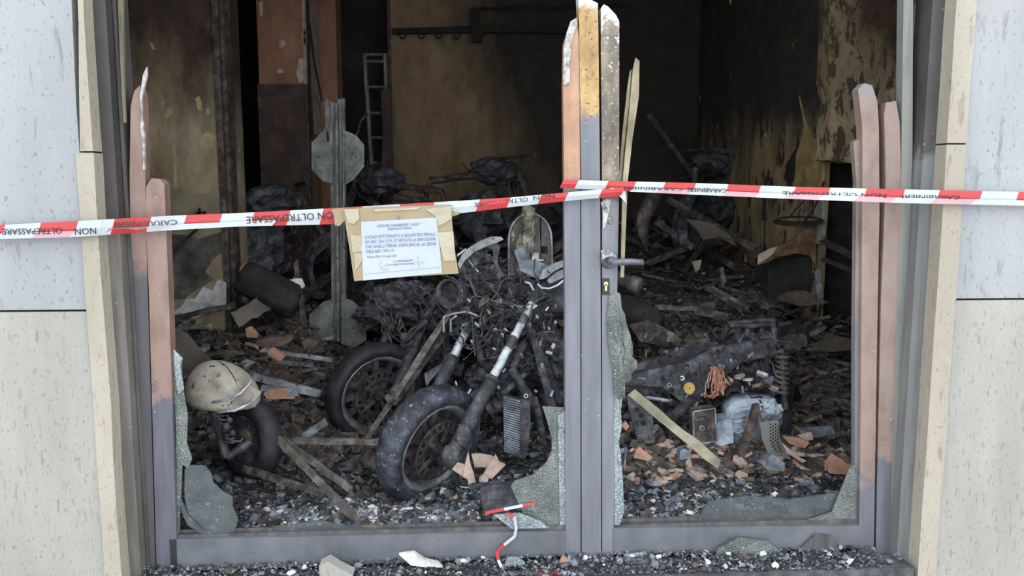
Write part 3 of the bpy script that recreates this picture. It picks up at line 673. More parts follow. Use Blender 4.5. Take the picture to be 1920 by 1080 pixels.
def bez(p0, p1, sag, n=8, wob=.0):
    out = []
    for i in range(n + 1):
        t = i / n; q = p0.lerp(p1, t) + V((0, 0, -sag * 4 * t * (1 - t)))
        if 0 < i < n: q += V((random.uniform(-wob, wob), random.uniform(-wob, wob), random.uniform(-wob, wob)))
        out.append(q)
    return out
def rough_tube(a, b, r, n=7, amp=.15, seg=10, mb=None, taper=1):
    a, b = V(a), V(b); mb = mb or MB()
    path = [a.lerp(b, i / seg) + V((random.uniform(-1, 1), random.uniform(-1, 1), random.uniform(-1, 1))) * r * amp for i in range(seg + 1)]
    return mb.tube(path, [r * (1 + random.uniform(-amp, amp)) * (1 + (taper - 1) * i / seg) for i in range(seg + 1)], n)

# ------------------------------------------------------------------ MOTORCYCLE in front
wc = P(806, 833, .62)
b1 = thing('motorcycle', 'burnt-out motorcycle with chrome fork tubes standing behind the notice', 'motorcycle', (wc.x, wc.y, H(wc.x, wc.y)))
ax1 = V((.68, -.66, -.22)).normalized()
wheel(b1, wc, ax1, .298, .14, .212, ns=6)
hd = V((.7, .72, 0))
# fork legs
A, Bq = P(846, 856, .50), P(1010, 545, .92)
def leg(A, Bq, cuts, low_r=.034, ch_r=.021):
    for (t0, t1_, mat, r) in cuts:
        p0, p1 = A.lerp(Bq, t0), A.lerp(Bq, t1_)
        build('fork_tube' if r < .03 else 'fork_slider', rough_tube(p0, p1, r, 14, .05, 6), M[mat], b1, smooth=True, label='bare chrome fork tube' if mat == 'chrome' else None)
leg(A, Bq, [(-.04, .45, 'char', .034), (.44, .63, 'chrome', .021), (.63, .70, 'char', .0215), (.70, .79, 'chrome', .021), (.79, .83, 'char', .0215), (.83, .92, 'chrome', .02), (.92, 1.04, 'char', .026)])
build('fork_cap', MB().lathe(A.lerp(Bq, 1.02), (Bq - A), [(.0001, 0), (.026, 0), (.028, .02), (.02, .03), (.0001, .03)], 16), M['char'], b1)
build('fork_collar', MB().lathe(A.lerp(Bq, .445), (Bq - A), [(.034, -.012), (.040, -.01), (.040, .006), (.03, .012)], 18, False), M['char'], b1)
build('axle_lug', MB().lathe(A, ax1, [(.0001, -.05), (.03, -.05), (.036, -.03), (.036, .03), (.022, .04), (.0001, .04)], 16).blob(A + V((0, -.01, .0)), (.05, .045, .06), 2, .25), M['char'], b1, smooth=True)
A2, B2 = P(800, 770, .92), P(905, 558, 1.12)
leg(A2, B2, [(-.2, .48, 'char', .034), (.47, .68, 'chrome', .022), (.68, 1.04, 'char', .026)])
build('brake_caliper', MB().blob(P(868, 820, .52), (.04, .04, .07), 2, .4, 4, 3), M['char'], b1)
build('fork_clamp', rough_tube(P(880, 596, 1.10), P(1010, 580, .92), .028, 8, .2, 6), M['char'], b1)
build('fork_clamp', rough_tube(P(896, 562, 1.14), P(1016, 548, .95), .026, 8, .2, 6), M['char'], b1)
build('steering_stem', rough_tube(P(930, 640, 1.08), P(968, 540, 1.1), .032, 10, .1, 5), M['char'], b1)
# headlight shell ring
hl = P(848, 550, .86)
build('headlight_shell', MB().lathe(hl, V((-.55, -.8, .1)), [(.062, .03), (.068, .03), (.074, .0), (.066, -.05), (.03, -.09), (.0001, -.095), (.0001, -.088), (.026, -.083), (.058, -.045), (.064, 0)], 26, True, .002), M['char'], b1, smooth=True)
build('headlight_rim', MB().lathe(hl, V((-.55, -.8, .1)), [(.064, .026), (.072, .026), (.072, .036), (.064, .036)], 26, True, .001), M['char_brown'], b1)
# crescent bracket and forks of the fairing stay
build('fairing_stay', MB().prism(poly([(858, 494), (866, 478), (880, 464), (900, 452), (920, 444), (940, 444), (944, 449), (932, 455), (912, 462), (890, 472), (872, 488), (862, 504)], .78), (0, .025, 0)), M['steel'], b1, label='pale curved fairing stay')
build('stay_foot', MB().prism(poly([(908, 462), (934, 455), (938, 464), (932, 490), (944, 515), (936, 525), (926, 490), (924, 468)], .80), (0, .03, 0)), M['char'], b1)
build('fairing_stay', MB().prism(poly([(1012, 524), (1018, 506), (1034, 496), (1060, 486), (1064, 496), (1040, 508), (1022, 522)], .80), (0, .02, 0)), M['steel'], b1)
build('fairing_stay', MB().prism(poly([(1026, 525), (1044, 510), (1064, 502), (1064, 516), (1040, 528), (1030, 532)], .84), (0, .03, 0)), M['steel'], b1)
build('bent_plate', MB().add(poly([(964, 468), (986, 462), (990, 486), (1018, 494), (1034, 504), (1010, 524), (976, 508)], .86), [tuple(range(7))]).prism(poly([(964, 468), (986, 462), (990, 486), (1018, 494), (1034, 504), (1010, 524), (976, 508)], .862), (0.01, .02, 0)), M['ash'], b1, label='grey bent metal plate')
build('cable_hose', MB().tube([P(x, y, .84) for x, y in ((1008, 532), (1016, 540), (1030, 541), (1045, 535), (1060, 523))], .005, 6), M['chrome'], b1, smooth=True)
build('cable_hose', MB().tube([P(x, y, .82) for x, y in ((984, 528), (994, 532), (1000, 544))], .006, 6), M['chrome'], b1)
# charred cockpit / loom
for i, (px, py, Y, r) in enumerate([(905, 520, 1.0, (.11, .09, .08)), (960, 545, 1.05, (.12, .09, .08)), (880, 560, 1.05, (.10, .08, .07)), (935, 590, 1.1, (.13, .09, .07)), (1000, 575, 1.15, (.09, .09, .09)), (900, 495, 1.0, (.08, .07, .05)), (955, 650, 1.2, (.15, .12, .15)), (1010, 660, 1.35, (.16, .12, .16)), (920, 720, 1.25, (.12, .12, .16))]):
    build('charred_lump', MB().blob(P(px, py, Y), r, 4, .55, 4.5, i * 3.7), M['char'], b1)
for i in range(46):
    p0 = P(random.uniform(835, 1045), random.uniform(480, 620), random.uniform(.80, 1.0)); p1 = P(random.uniform(840, 1050), random.uniform(520, 720), random.uniform(.82, 1.05))
    build('wire', MB().tube(bez(p0, p1, random.uniform(-.06, .10), 9, .012), random.uniform(.0022, .0045), 5), M['wire'], b1)
for i in range(40):
    p0 = P(random.uniform(860, 1045), random.uniform(470, 640), random.uniform(.82, 1.0))
    d = V((random.uniform(-1, 1), random.uniform(-1, 1), random.uniform(-1, 1))).normalized() * random.uniform(.015, .05)
    build('metal_fragment', MB().obox(p0, d, d.cross(V((1, .3, .2))).normalized() * random.uniform(.005, .013), d.cross(V((.2, 1, .3))).normalized() * .004), M[random.choice(['char', 'steel', 'char_brown', 'chrome', 'char'])], b1)
# clip bracket with two pins
build('pin_bracket', MB().tube([P(832, 622, .85), P(832, 594, .85), P(850, 588, .86), P(875, 584, .87), P(895, 592, .88)], .006, 6).tube([P(845, 622, .85), P(845, 600, .85), P(856, 592, .86)], .006, 6), M['steel'], b1)
# frame tubes
for (a, b, r) in [((985, 600, 1.1), (1032, 712, 1.15), .030), ((1030, 708, 1.15), (1050, 760, 1.2), .026), ((958, 690, 1.0), (1003, 765, 1.02), .026), ((1000, 745, 1.02), (1020, 830, 1.05), .024), ((960, 690, 1.0), (985, 640, 1.05), .02),
                  ((1000, 590, 1.15), (1180, 560, 2.0), .03), ((1040, 745, 1.2), (1150, 700, 1.9), .028), ((940, 740, 1.0), (985, 700, 1.05), .018), ((885, 600, 1.15), (905, 680, 1.1), .02)]:
    build('frame_tube', rough_tube(P(*a), P(*b), r, 9, .08, 7), M['char'], b1, smooth=True)
build('frame_plate', MB().prism(poly([(988, 612), (1002, 616), (1042, 760), (1052, 812), (1046, 830), (1034, 800), (1022, 740)], 1.0), (0, .03, 0)), M['char'], b1)
build('engine_block', MB().blob(P(1040, 760, 1.5), (.24, .22, .2), 4, .35, 3, 9), M['char'], b1)
build('fuel_tank', MB().blob(P(1060, 560, 1.45), (.2, .3, .12), 3, .2, 2, 2), M['char'], b1, smooth=True)
# radiator
rc = [(944, 742), (978, 750), (974, 858), (946, 846)]
rd = build('radiator', MB().prism(poly([(943, 740), (979, 749), (975, 860), (945, 848)], .805), (.0, .03, 0)), M['char'], b1)
for k in range(24):
    t = (k + .5) / 24
    pa = P(943 + 2 * t, 742 + 104 * t, .80); pb = P(979 - 4 * t, 751 + 106 * t, .80)
    build('fin', MB().obox((pa + pb) / 2, (pb - pa) / 2 * .97, V((0, .006, 0)), V((0, 0, .0035))), M['ash'], rd)
build('radiator_tank', MB().prism(poly([(976, 746), (994, 752), (995, 800), (988, 852), (984, 860), (974, 859)], .79), (0, .05, 0)), M['char'], b1)
build('bolt', MB().lathe(P(986, 742, .79), (0, 1, 0), [(.006, -.004), (.0115, -.004), (.0115, .006), (.006, .006)], 14), M['chrome'], b1, label='pale ring bolt')
# rear wheel and swingarm (behind the stile)
rwc = wc + V((1.0, 1.0, .03)); 
def rearwheel(parent, c): 
    build('rear_tyre', MB().lathe(c, V((.68, -.68, -.15)), [(.2, -.07), (.27, -.08), (.3, 0), (.27, .08), (.2, .07)], 40, True, .004), M['tyre_dark'], parent, smooth=True)
    build('rear_rim', MB().lathe(c, V((.68, -.68, -.15)), [(.19, -.06), (.205, -.06), (.18, 0), (.205, .06), (.19, .06), (.165, 0)], 32), M['rim'], parent, smooth=True)
    build('swingarm', rough_tube(c, c + V((-.35, -.35, .08)), .03, 8, .1), M['char'], parent)
rearwheel(b1, rwc)

# ------------------------------------------------------------------ second MOTORCYCLE
wc2 = P(704, 735, 1.40)
b2 = thing('motorcycle', 'second burnt motorcycle, only its black front wheel visible left of the chrome forks', 'motorcycle', (wc2.x, wc2.y, H(wc2.x, wc2.y)))
ax2 = V((.52, -.80, -.16)).normalized()
wheel(b2, wc2, ax2, .295, .13, .222, 'tyre_dark', 'rim', 6)
for (a, b, r, m) in [((735, 748, 1.24), (775, 655, 1.45), .032, 'char'), ((775, 655, 1.45), (822, 545, 1.7), .024, 'char'), ((690, 700, 1.62), (770, 540, 1.95), .03, 'char'), ((760, 640, 1.5), (800, 600, 1.5), .02, 'char'),
                     ((690, 560, 2.0), (850, 640, 2.3), .035, 'char'), ((742, 600, 1.7), (700, 690, 1.9), .02, 'char_brown')]:
    build('fork_slider' if r > .03 else 'frame_tube', rough_tube(P(*a), P(*b), r, 9, .08, 7), M[m], b2, smooth=True)
for i, (px, py, Y, r) in enumerate([(760, 575, 1.9, (.24, .2, .16)), (830, 600, 2.0, (.2, .2, .18)), (710, 590, 2.1, (.14, .2, .1)), (800, 680, 1.9, (.2, .2, .16))]):
    build('charred_lump', MB().blob(P(px, py, Y), r, 4, .45, 4, i * 2.3 + 40), M['char'], b2)
build('mudguard_piece', MB().prism(poly([(796, 700), (830, 680), (836, 665), (838, 680), (808, 712), (800, 724), (797, 712)], 1.3), (.01, .03, 0)), M['steel'], b2)
build('axle_nut', MB().lathe(P(727, 745, 1.22), ax2, [(.0001, 0), (.02, 0), (.022, .03), (.012, .045), (.0001, .045)], 8), M['steel'], b2)
for i in range(22):
    p0 = P(random.uniform(690, 850), random.uniform(525, 600), random.uniform(1.4, 1.7)); p1 = P(random.uniform(740, 850), random.uniform(580, 690), random.uniform(1.4, 1.7))
    build('wire', MB().tube(bez(p0, p1, random.uniform(-.05, .12), 8, .015), random.uniform(.003, .006), 5), M['wire'], b2)
build('handlebar', MB().tube([P(x, y, 1.7) for x, y in ((780, 560), (800, 548), (826, 538), (846, 530))], .014, 8), M['char'], b2, smooth=True)

# ------------------------------------------------------------------ SCOOTER on the left
scx = P(470, 830, .75)
s1 = thing('scooter', 'burnt scooter with dusty cream rounded fender beside the left door stile', 'scooter', (scx.x, scx.y, H(scx.x, scx.y)))
# mudguard: a half egg
fc = P(410, 745, .70)
def egg(c, rx, ry, rz, n=22, m=14, zmin=-.15):
    mb = MB(); vs = []; fs = []
    for i in range(m + 1):
        th = (math.pi * .54) * i / m
        for j in range(n):
            ph = 2 * math.pi * j / n
            x, y, z = math.sin(th) * math.cos(ph), math.sin(th) * math.sin(ph), math.cos(th)
            q = V((x * rx * (1 + .12 * x), y * ry, z * rz - .10 * rz * x))
            vs.append(c + q)
    for i in range(m):
        for j in range(n): fs.append((i*n+j, i*n+(j+1) % n, (i+1)*n+(j+1) % n, (i+1)*n+j))
    return mb.add(vs, fs)
fe = build('fender', egg(fc, .168, .15, .172), M['fender'], s1, smooth=True, label='dusty cream rounded fender')
m = fe.modifiers.new('thickness', 'SOLIDIFY'); m.thickness = .004
build('trim_strip', MB().tube([P(x, y, Y) for x, y, Y in ((398, 754, .55), (425, 750, .53), (450, 738, .54), (466, 722, .58), (473, 708, .64))], .006, 8), M['chrome'], s1, smooth=True, label='chrome trim strip')
build('trim_strip', MB().tube([P(x, y, Y) for x, y, Y in ((404, 774, .55), (440, 770, .52), (466, 758, .54), (484, 742, .6), (490, 732, .66))], .006, 8), M['chrome'], s1, smooth=True)
build('fender_crease', MB().tube([fc + V((.168 * math.sin(t) * .75, -.15 * math.sin(t) * .66, .172 * math.cos(t) + .002)) for t in np.linspace(-.5, 1.35, 10)], .0028, 5), M['char_brown'], s1)
build('fender_skirt', MB().prism(poly([(400, 756), (440, 750), (470, 724), (488, 734), (478, 752), (450, 768), (410, 774)], .57), (0, .006, 0)), M['fender'], s1)
ac = P(470, 822, .72)
axs = V((-.62, -.76, .1)).normalized()
build('tyre', MB().lathe(ac, axs, [(.115, -.045), (.15, -.055), (.185, -.045), (.2, 0), (.185, .045), (.15, .055), (.115, .045)], 40, True, .002), M['tyre_dark'], s1, smooth=True)
build('wheel_rim', MB().lathe(ac, axs, [(.0001, -.02), (.05, -.03), (.10, -.02), (.118, -.045), (.118, .045), (.10, .03), (.05, .035), (.0001, .02)], 28), M['char'], s1, smooth=True)
build('brake_drum', MB().lathe(ac, axs, [(.0001, .03), (.055, .03), (.06, .05), (.03, .06), (.0001, .06)], 20), M['char_brown'], s1)
build('trailing_link', rough_tube(P(400, 765, .62), P(424, 860, .56), .022, 9, .1, 6), M['char'], s1)
build('trailing_link', rough_tube(P(424, 858, .56), P(470, 828, .62), .018, 8, .1, 5), M['char'], s1)
spr = MB(); n = 60
pa, pb = P(418, 780, .55), P(432, 830, .55); d = (pb - pa)
spr.tube([pa + d * (i / n) + V((.022 * math.cos(i * .75), .022 * math.sin(i * .75), 0)) for i in range(n)], .005, 5)
build('spring', spr, M['char'], s1)
build('cable_hose', MB().tube([P(x, y, .56) for x, y in ((408, 780), (416, 810), (432, 826), (452, 828), (454, 822))], .004, 5), M['steel'], s1)
build('link_knob', MB().blob(P(424, 800, .5), .018, 2, .2).blob(P(436, 812, .5), .016, 2, .2).blob(P(430, 788, .52), .015, 2, .2), M['char'], s1, smooth=True)
ls = poly([(326, 612), (352, 625), (372, 650), (396, 672), (398, 680), (360, 700), (344, 720), (330, 716)], .95)
build('leg_shield', MB().prism(ls, (-.03, .02, 0)), M['shield'], s1, label='brown bent leg shield')
build('shield_edge', MB().tube([P(x, y, .94) for x, y in ((340, 712), (362, 698), (380, 686), (398, 679))], .005, 6), M['steel'], s1)

# ------------------------------------------------------------------ scooter shell behind handlebar
sh = thing('seat_shell', 'charred arched shell with a square hole behind the motorcycle handlebars', 'shell', (P(995, 520, 1.5).x, 1.5, H(P(995, 520, 1.5).x, 1.5)))
arch = [(954, 520)] + [(994 + 40 * math.cos(t), 448 - 48 * math.sin(t)) for t in np.linspace(math.pi, 0, 15)] + [(1036, 520)]
def with_hole(outer, hole, Y, th):
    # two-sided sheet with a square window: outer ring joined to the hole by a slit
    mb = MB(); h = hole
    pts = outer + [outer[0]]
    o = [P(a, b, Y) for a, b in outer]; k = [P(a, b, Y) for a, b in h]
    mb.prism(o[:-1] + [o[-1]] , (0, th, 0)); return mb
shell = MB()
left = [p for p in arch if p[0] <= 1015] + [(1015, 520)]
shell.prism(poly(left, 1.5), (0, .03, 0))
shell.prism(poly([(1015, 405), (1024, 416), (1031, 430), (1034, 448), (1035, 462), (1015, 462)], 1.5), (0, .03, 0))
shell.prism(poly([(1027, 462), (1035, 462), (1036, 476), (1027, 476)], 1.5), (0, .03, 0))
shell.prism(poly([(1015, 476), (1036, 476), (1036, 520), (1015, 520)], 1.5), (0, .03, 0))
build('shell_panel', shell, mottled('charred_shell', [(58, 56, 54), (78, 75, 72), (98, 94, 88)], 9, .8, 0, .3, spots=((150, 144, 126), .60, 26)), sh)
build('shell_back', MB().prism(poly([(958, 640), (956, 450), (1034, 450), (1036, 640)], 1.62), (0, .02, 0)), M['char'], sh)
build('melted_strip', MB().blob(P(990, 400, 1.46), (.035, .03, .05), 3, .5, 4, 1).blob(P(992, 425, 1.46), (.03, .02, .06), 3, .6, 5, 2).blob(P(990, 450, 1.47), (.03, .02, .07), 3, .6, 5, 3).blob(P(974, 470, 1.47), (.02, .02, .08), 3, .5, 5, 4), mottled('ashy_melt', [(58, 52, 46), (118, 110, 98), (168, 160, 142)], 16, .85), sh)
build('shell_rim', MB().tube([P(a, b, 1.495) for a, b in arch], .007, 6), M['steel'], sh)
build('latch', MB().prism(poly([(1000, 474), (1010, 474), (1010, 486), (1024, 488), (1012, 490), (996, 490)], 1.46), (0, .02, 0)), M['plaster'], sh)

# ------------------------------------------------------------------ POST with octagonal plates
pb_ = hit(640, 648); yP = min(pb_.y, 3.2) if pb_ else 2.9
po = thing('display_post', 'scorched steel post carrying two pale octagonal plates', 'post', (P(637, 650, yP).x, yP, H(P(637, 650, yP).x, yP)))
build('upright', MB().prism(poly([(619, 190), (632, 194), (634, 186), (646, 184), (650, 640), (622, 640)], yP), (0, .05, 0)), M['post'], po)
build('upright_ridge', MB().prism(poly([(629, 195), (633, 195), (637, 640), (632, 640)], yP - .05), (0, .05, 0)).prism(poly([(643, 184), (646, 184), (647, 640), (643, 640)], yP - .04), (0, .05, 0)).prism(poly([(609, 188), (612, 184), (618, 190), (617, 300), (613, 300)], yP - .03), (0, .03, 0)), M['plate'], po)
def octa(cx, cy, rx, ry, hole=False):
    return [(cx + rx * math.cos(t), cy + ry * math.sin(t)) for t in [math.pi / 8 + k * math.pi / 4 for k in range(8)]]
build('octagonal_plate', MB().prism(poly([(612, 238), (584, 268), (584, 318), (606, 340), (624, 344), (624, 236)], yP - .03), (0, .012, 0)), M['plate'], po)
build('octagonal_plate', MB().prism(poly([(646, 244), (668, 254), (683, 272), (683, 312), (662, 338), (648, 346)], yP - .03), (0, .012, 0)), M['plate'], po)
build('octagonal_plate', MB().prism(poly([(626, 560), (606, 566), (580, 590), (580, 618), (600, 634), (624, 640)], yP - .03), (0, .012, 0)), M['plate'], po)
build('octagonal_plate', MB().prism(poly([(640, 556), (664, 566), (687, 590), (687, 638), (664, 652), (640, 644)], yP - .03), (0, .012, 0)), M['plate'], po)

# ------------------------------------------------------------------ ENGINE WRECK on the right
e0 = P(1340, 850, .75)
ew = thing('motorcycle_wreck', 'collapsed motorcycle wreck with pale melted engine and perforated frame beams', 'motorcycle', (e0.x, e0.y, H(e0.x, e0.y)))
def beam(pts, Y, th, holes, mat, parent, name='frame_beam', hr=7):
    """solid flat plate; dark cups stand for round openings, shade put into their colour"""
    o = build(name, MB().prism(poly(pts, Y), (0, th, 0)), M[mat], parent)
    for (hx, hy, r_) in holes:
        c = P(hx, hy, Y - .003); rr = r_ * (c - CAM).length / F
        build('painted_hole_cup', MB().lathe(c, (0, 1, 0), [(.0001, .002), (rr * .8, .002), (rr * .85, -.003), (rr * 1.15, -.003), (rr * 1.2, .003), (.0001, .004)], 14), [M['soot']], o)
    return o
beam([(1172, 722), (1190, 700), (1290, 678), (1340, 650), (1452, 636), (1456, 664), (1390, 680), (1340, 720), (1300, 744), (1276, 752), (1240, 724)], .78, .04, [(1292, 705, 5), (1304, 701, 4), (1346, 658, 3), (1240, 678, 3), (1260, 732, 4)], 'char', ew)
beam([(1172, 690), (1240, 670), (1300, 640), (1330, 634), (1336, 652), (1296, 680), (1180, 712)], .95, .04, [(1238, 678, 4), (1256, 668, 3), (1225, 672, 3)], 'char', ew)
beam([(1176, 742), (1200, 736), (1222, 760), (1226, 800), (1218, 832), (1196, 828), (1180, 770)], .72, .03, [(1194, 768, 4), (1202, 779, 4), (1206, 793, 4), (1198, 726, 3)], 'char', ew)
build('washer', MB().lathe(P(1279, 709, .76), (0, 1, 0), [(.006, 0), (.0125, 0), (.0125, .006), (.006, .006)], 14), M['chrome'], ew)
build('washer', MB().lathe(P(1255, 722, .76), (0, 1, 0), [(.007, 0), (.012, 0), (.012, .006), (.007, .006)], 14), M['steel'], ew)
build('yellow_disc', MB().lathe(P(1291, 728, .75), (.2, -1, .2), [(.004, 0), (.03, 0), (.03, .01), (.004, .01)], 16), M['yellow'], ew, label='yellowed perforated disc')
# subframe box behind
for (a, b, r) in [((1364, 606, 1.15), (1450, 600, 1.15), .016), ((1368, 612, 1.12), (1452, 610, 1.12), .014), ((1384, 606, 1.15), (1382, 640, 1.1), .018), ((1402, 606, 1.15), (1402, 640, 1.1), .016), ((1430, 604, 1.15), (1428, 640, 1.1), .018), ((1450, 604, 1.15), (1452, 650, 1.05), .016), ((1450, 650, 1.0), (1340, 668, .95), .022), ((1366, 610, 1.2), (1352, 640, 1.1), .016)]:
    build('subframe_tube', rough_tube(P(*a), P(*b), r, 7, .12, 6), M['char'], ew)
build('charred_lump', MB().blob(P(1410, 660, 1.15), (.16, .14, .12), 4, .5, 4, 55), M['char'], ew)
build('charred_lump', MB().blob(P(1250, 760, 1.0), (.2, .14, .12), 4, .5, 4, 57), M['char'], ew)
build('charred_lump', MB().blob(P(1420, 720, 1.0), (.14, .12, .10), 4, .5, 4, 58), M['char'], ew)
# molten engine
eng = MB().prism(poly([(1362, 770), (1380, 754), (1412, 748), (1452, 750), (1468, 768), (1466, 796), (1446, 820), (1420, 836), (1384, 834), (1366, 812)], .74), (.02, .16, 0)).blob(P(1392, 790, .735), (.075, .03, .07), 4, .3, 2.4, 61).blob(P(1446, 772, .74), (.055, .03, .055), 4, .4, 3, 62).blob(P(1415, 762, .76), (.07, .05, .03), 4, .4, 3, 63)
for k in range(5): eng.tube([P(1370 + 3 * k, 776 + 9 * k, .70), P(1398, 772 + 9 * k, .70)], .004, 5)
build('engine_block', eng, M['alloy'], ew, label='pale melted alloy engine block', smooth=True)
build('engine_case', MB().prism(poly([(1340, 792), (1372, 786), (1376, 830), (1345, 838), (1300, 836), (1310, 800)], .70), (0, .12, 0)), M['alloy'], ew)
ecv = build('engine_cover', MB().prism(poly([(1300, 770), (1342, 764), (1345, 828), (1314, 834), (1298, 826)], .66), (0, .06, 0)), M['char_brown'], ew, label='dark rectangular engine cover')
build('cover_frame', MB().tube([P(x, y, .655) for x, y in ((1301, 772), (1341, 766), (1344, 827), (1314, 832), (1301, 828), (1300, 772))], .005, 5), M['steel'], ecv)
build('bolt', MB().lathe(P(1315, 802, .655), (0, -1, 0), [(.006, 0), (.014, 0), (.014, .012), (.008, .014), (.006, .008)], 14), M['steel'], ecv)
build('cover_rib', MB().tube([P(x, y, .652) for x, y in ((1308, 782), (1322, 778), (1332, 788), (1328, 806), (1334, 822))], .006, 5), M['char'], ecv)
build('crank_lever', MB().prism(poly([(1414, 760), (1424, 758), (1426, 772), (1418, 800), (1406, 826), (1398, 852), (1392, 862), (1384, 858), (1390, 832), (1404, 798)], .60), (0, .03, 0)), M['char_brown'], ew, label='dark bent lever across the engine')
guard = build('perforated_guard', MB().prism(poly([(1424, 792), (1460, 788), (1462, 818), (1470, 842), (1484, 862), (1462, 858), (1440, 850), (1430, 826)], .60), (0, .01, 0)), M['green_grey'], ew, label='grey perforated guard')
gh = MB()
for i in range(4):
    for j in range(9):
        c = P(1445 + i * 4.6 + (j > 5) * (j - 5) * 2.5, 796 + j * 6 + (i % 2) * 3, .597); gh.lathe(c, (0, 1, 0), [(.0001, 0), (.0042, 0), (.0042, .002), (.0001, .002)], 6)
build('painted_hole_dot', gh, M['soot'], guard, kind='stuff')  # dark dots on the solid guard, painted for the shade of its holes
# shock absorber with coil spring
sp = MB(); pa, pb = P(1466, 672, .86), P(1466, 738, .82); n = 90
sp.tube([pa.lerp(pb, i / n) + V((.030 * math.cos(i * .5), .030 * math.sin(i * .5), 0)) for i in range(n + 1)], .007, 5)
build('shock_spring', sp, M['wood'], ew, label='coil spring of the shock absorber')
build('shock_damper', rough_tube(P(1466, 664, .86), P(1472, 768, .8), .017, 8, .05), M['char'], ew)
build('shock_cap', MB().lathe(pa, pb - pa, [(.0001, -.012), (.035, -.012), (.037, 0), (.02, .006), (.0001, .006)], 14), M['wood'], ew)
rt = P(1474, 790, 1.0)
build('rear_tyre', MB().lathe(rt, V((.85, -.5, .1)), [(.14, -.05), (.19, -.06), (.225, 0), (.19, .06), (.14, .05)], 36, True, .004), M['tyre_dark'], ew, smooth=True)
build('pipe', rough_tube(P(1296, 748, .8), P(1262, 782, .66), .026, 9, .15, 6), M['char'], ew)
build('pipe', rough_tube(P(1210, 745, .74), P(1260, 752, .72), .01, 7, .15, 6), M['steel'], ew)
for i in range(16):
    px = random.uniform(1330, 1350); p0 = P(px, 690 + random.uniform(-3, 4), .72); p1 = P(px + random.uniform(-14, 20), random.uniform(715, 745), .66)
    build('copper_wire', MB().tube(bez(p0, p1, -.03, 8, .006), .0028, 5), M['copper'], ew)
for i in range(7):
    p0 = P(random.uniform(1310, 1340), 745, .7); p1 = P(1345 + i * 2, 715, .66); build('copper_wire', MB().tube(bez(p0, p1, .02, 8, .008), .003, 5), M['copper'], ew)
for a, b in (((1424, 652, .85), (1456, 704, .82)), ((1426, 676, .84), (1432, 712, .82)), ((1452, 642, .9), (1470, 672, .86)), ((1448, 640, .9), (1500, 655, 1.0))):
    build('wire', MB().tube(bez(P(*a), P(*b), -.02, 7, .006), .004, 5), M['wood'], ew)

for i in range(64):   # loose bolts, clips and flakes clinging to the wreck
    px, py = random.uniform(1180, 1465), random.uniform(625, 760)
    p0 = P(px, py, random.uniform(.70, .77)); d = V((random.uniform(-1, 1), random.uniform(-1, 1), random.uniform(-1, 1))).normalized() * random.uniform(.006, .024)
    build('metal_fragment', MB().obox(p0, d, d.cross(V((1, .3, .2))).normalized() * random.uniform(.003, .008), d.cross(V((.2, 1, .3))).normalized() * .004), M[random.choice(['char', 'soot', 'char_brown', 'soot', 'steel', 'wood_dark', 'ash'])], ew)
for i in range(12):
    a_ = P(random.uniform(1190, 1420), random.uniform(640, 740), .74); b_ = a_ + V((random.uniform(-.2, .2), random.uniform(-.05, .05), random.uniform(-.12, .12)))
    build('wire', MB().tube(bez(a_, b_, .03, 7, .01), .004, 5), M['soot'], ew)
for i in range(40):
    p0 = P(random.uniform(850, 1050), random.uniform(560, 740), random.uniform(.82, .98)); d = V((random.uniform(-1, 1), random.uniform(-1, 1), random.uniform(-1, 1))).normalized() * random.uniform(.006, .02)
    build('metal_fragment', MB().obox(p0, d, d.cross(V((1, .3, .2))).normalized() * .006, d.cross(V((.2, 1, .3))).normalized() * .004), M[random.choice(['chrome', 'plaster', 'steel', 'char_brown'])], b1)
# ------------------------------------------------------------------ WOOD, BARS, SHEETS
def board(name, label, cat, a, b, wpx, th, mat, up=V((0, -.4, 1)), group=None, split=True):
    a, b = V(a), V(b); d = (b - a); t = d.normalized(); s = t.cross(V((0, 1, 0)) if abs(t.y) < .9 else V((1, 0, 0))).normalized() * wpx
    nrm = s.cross(t).normalized() * th; n = 7; mb = MB(); vs = []
    for i in range(n + 1):
        k = i / n; w1 = 1 + random.uniform(-.15, .15); e = random.uniform(-.2, .2) * wpx
        if i in (0, n): e = 0
        for sg, q in ((-1, 0), (1, 0), (1, 1), (-1, 1)):
            sh_ = t * (random.uniform(-.02, .02) if i in (0, n) else 0)
            vs.append(a + d * k + s * sg * w1 * .5 + nrm * (q - .5) + s.normalized() * e * .3 + sh_)
    fs = [(i*4+j, (i+1)*4+j, (i+1)*4+(j+1) % 4, i*4+(j+1) % 4) for i in range(n) for j in range(4)] + [(0, 1, 2, 3), (n*4+3, n*4+2, n*4+1, n*4)]
    mb.add(vs, fs); o = build(name, mb, M[mat], base=(a + b) / 2)
    return tag(o, label, cat, group)
board('wood_lath', 'long split lath leaning between the two motorcycle wheels', 'lath', P(688, 822, .95), P(848, 578, 1.05), .03, .02, 'wood')
board('wood_lath', 'second thinner lath lying along the leaning split lath', 'lath', P(735, 760, .97), P(828, 632, 1.08), .035, .015, 'wood_dark')
board('wood_plank', 'pale yellowish plank slanting down in front of the engine wreck', 'plank', P(1184, 735, .38), P(1348, 870, .26), .042, .02, 'wood_pale')
board('wood_lath', 'grey lath lying flat between scooter and motorcycle tyre', 'lath', P(530, 826, .85), P(715, 829, .75), .03, .015, 'wood')
board('wood_lath', 'grey charred lath sloping from scooter wheel towards the bottom rail', 'lath', P(520, 822, .62), P(672, 978, .12), .03, .015, 'wood')
board('wood_lath', 'pale weathered lath crossing the charred lath near the motorcycle tyre', 'lath', P(522, 818, .66), P(655, 916, .42), .032, .014, 'wood')
board('wood_lath', 'brown lath end lying low in front of the scooter wheel', 'lath', P(460, 880, .5), P(600, 924, .3), .03, .014, 'wood_dark')
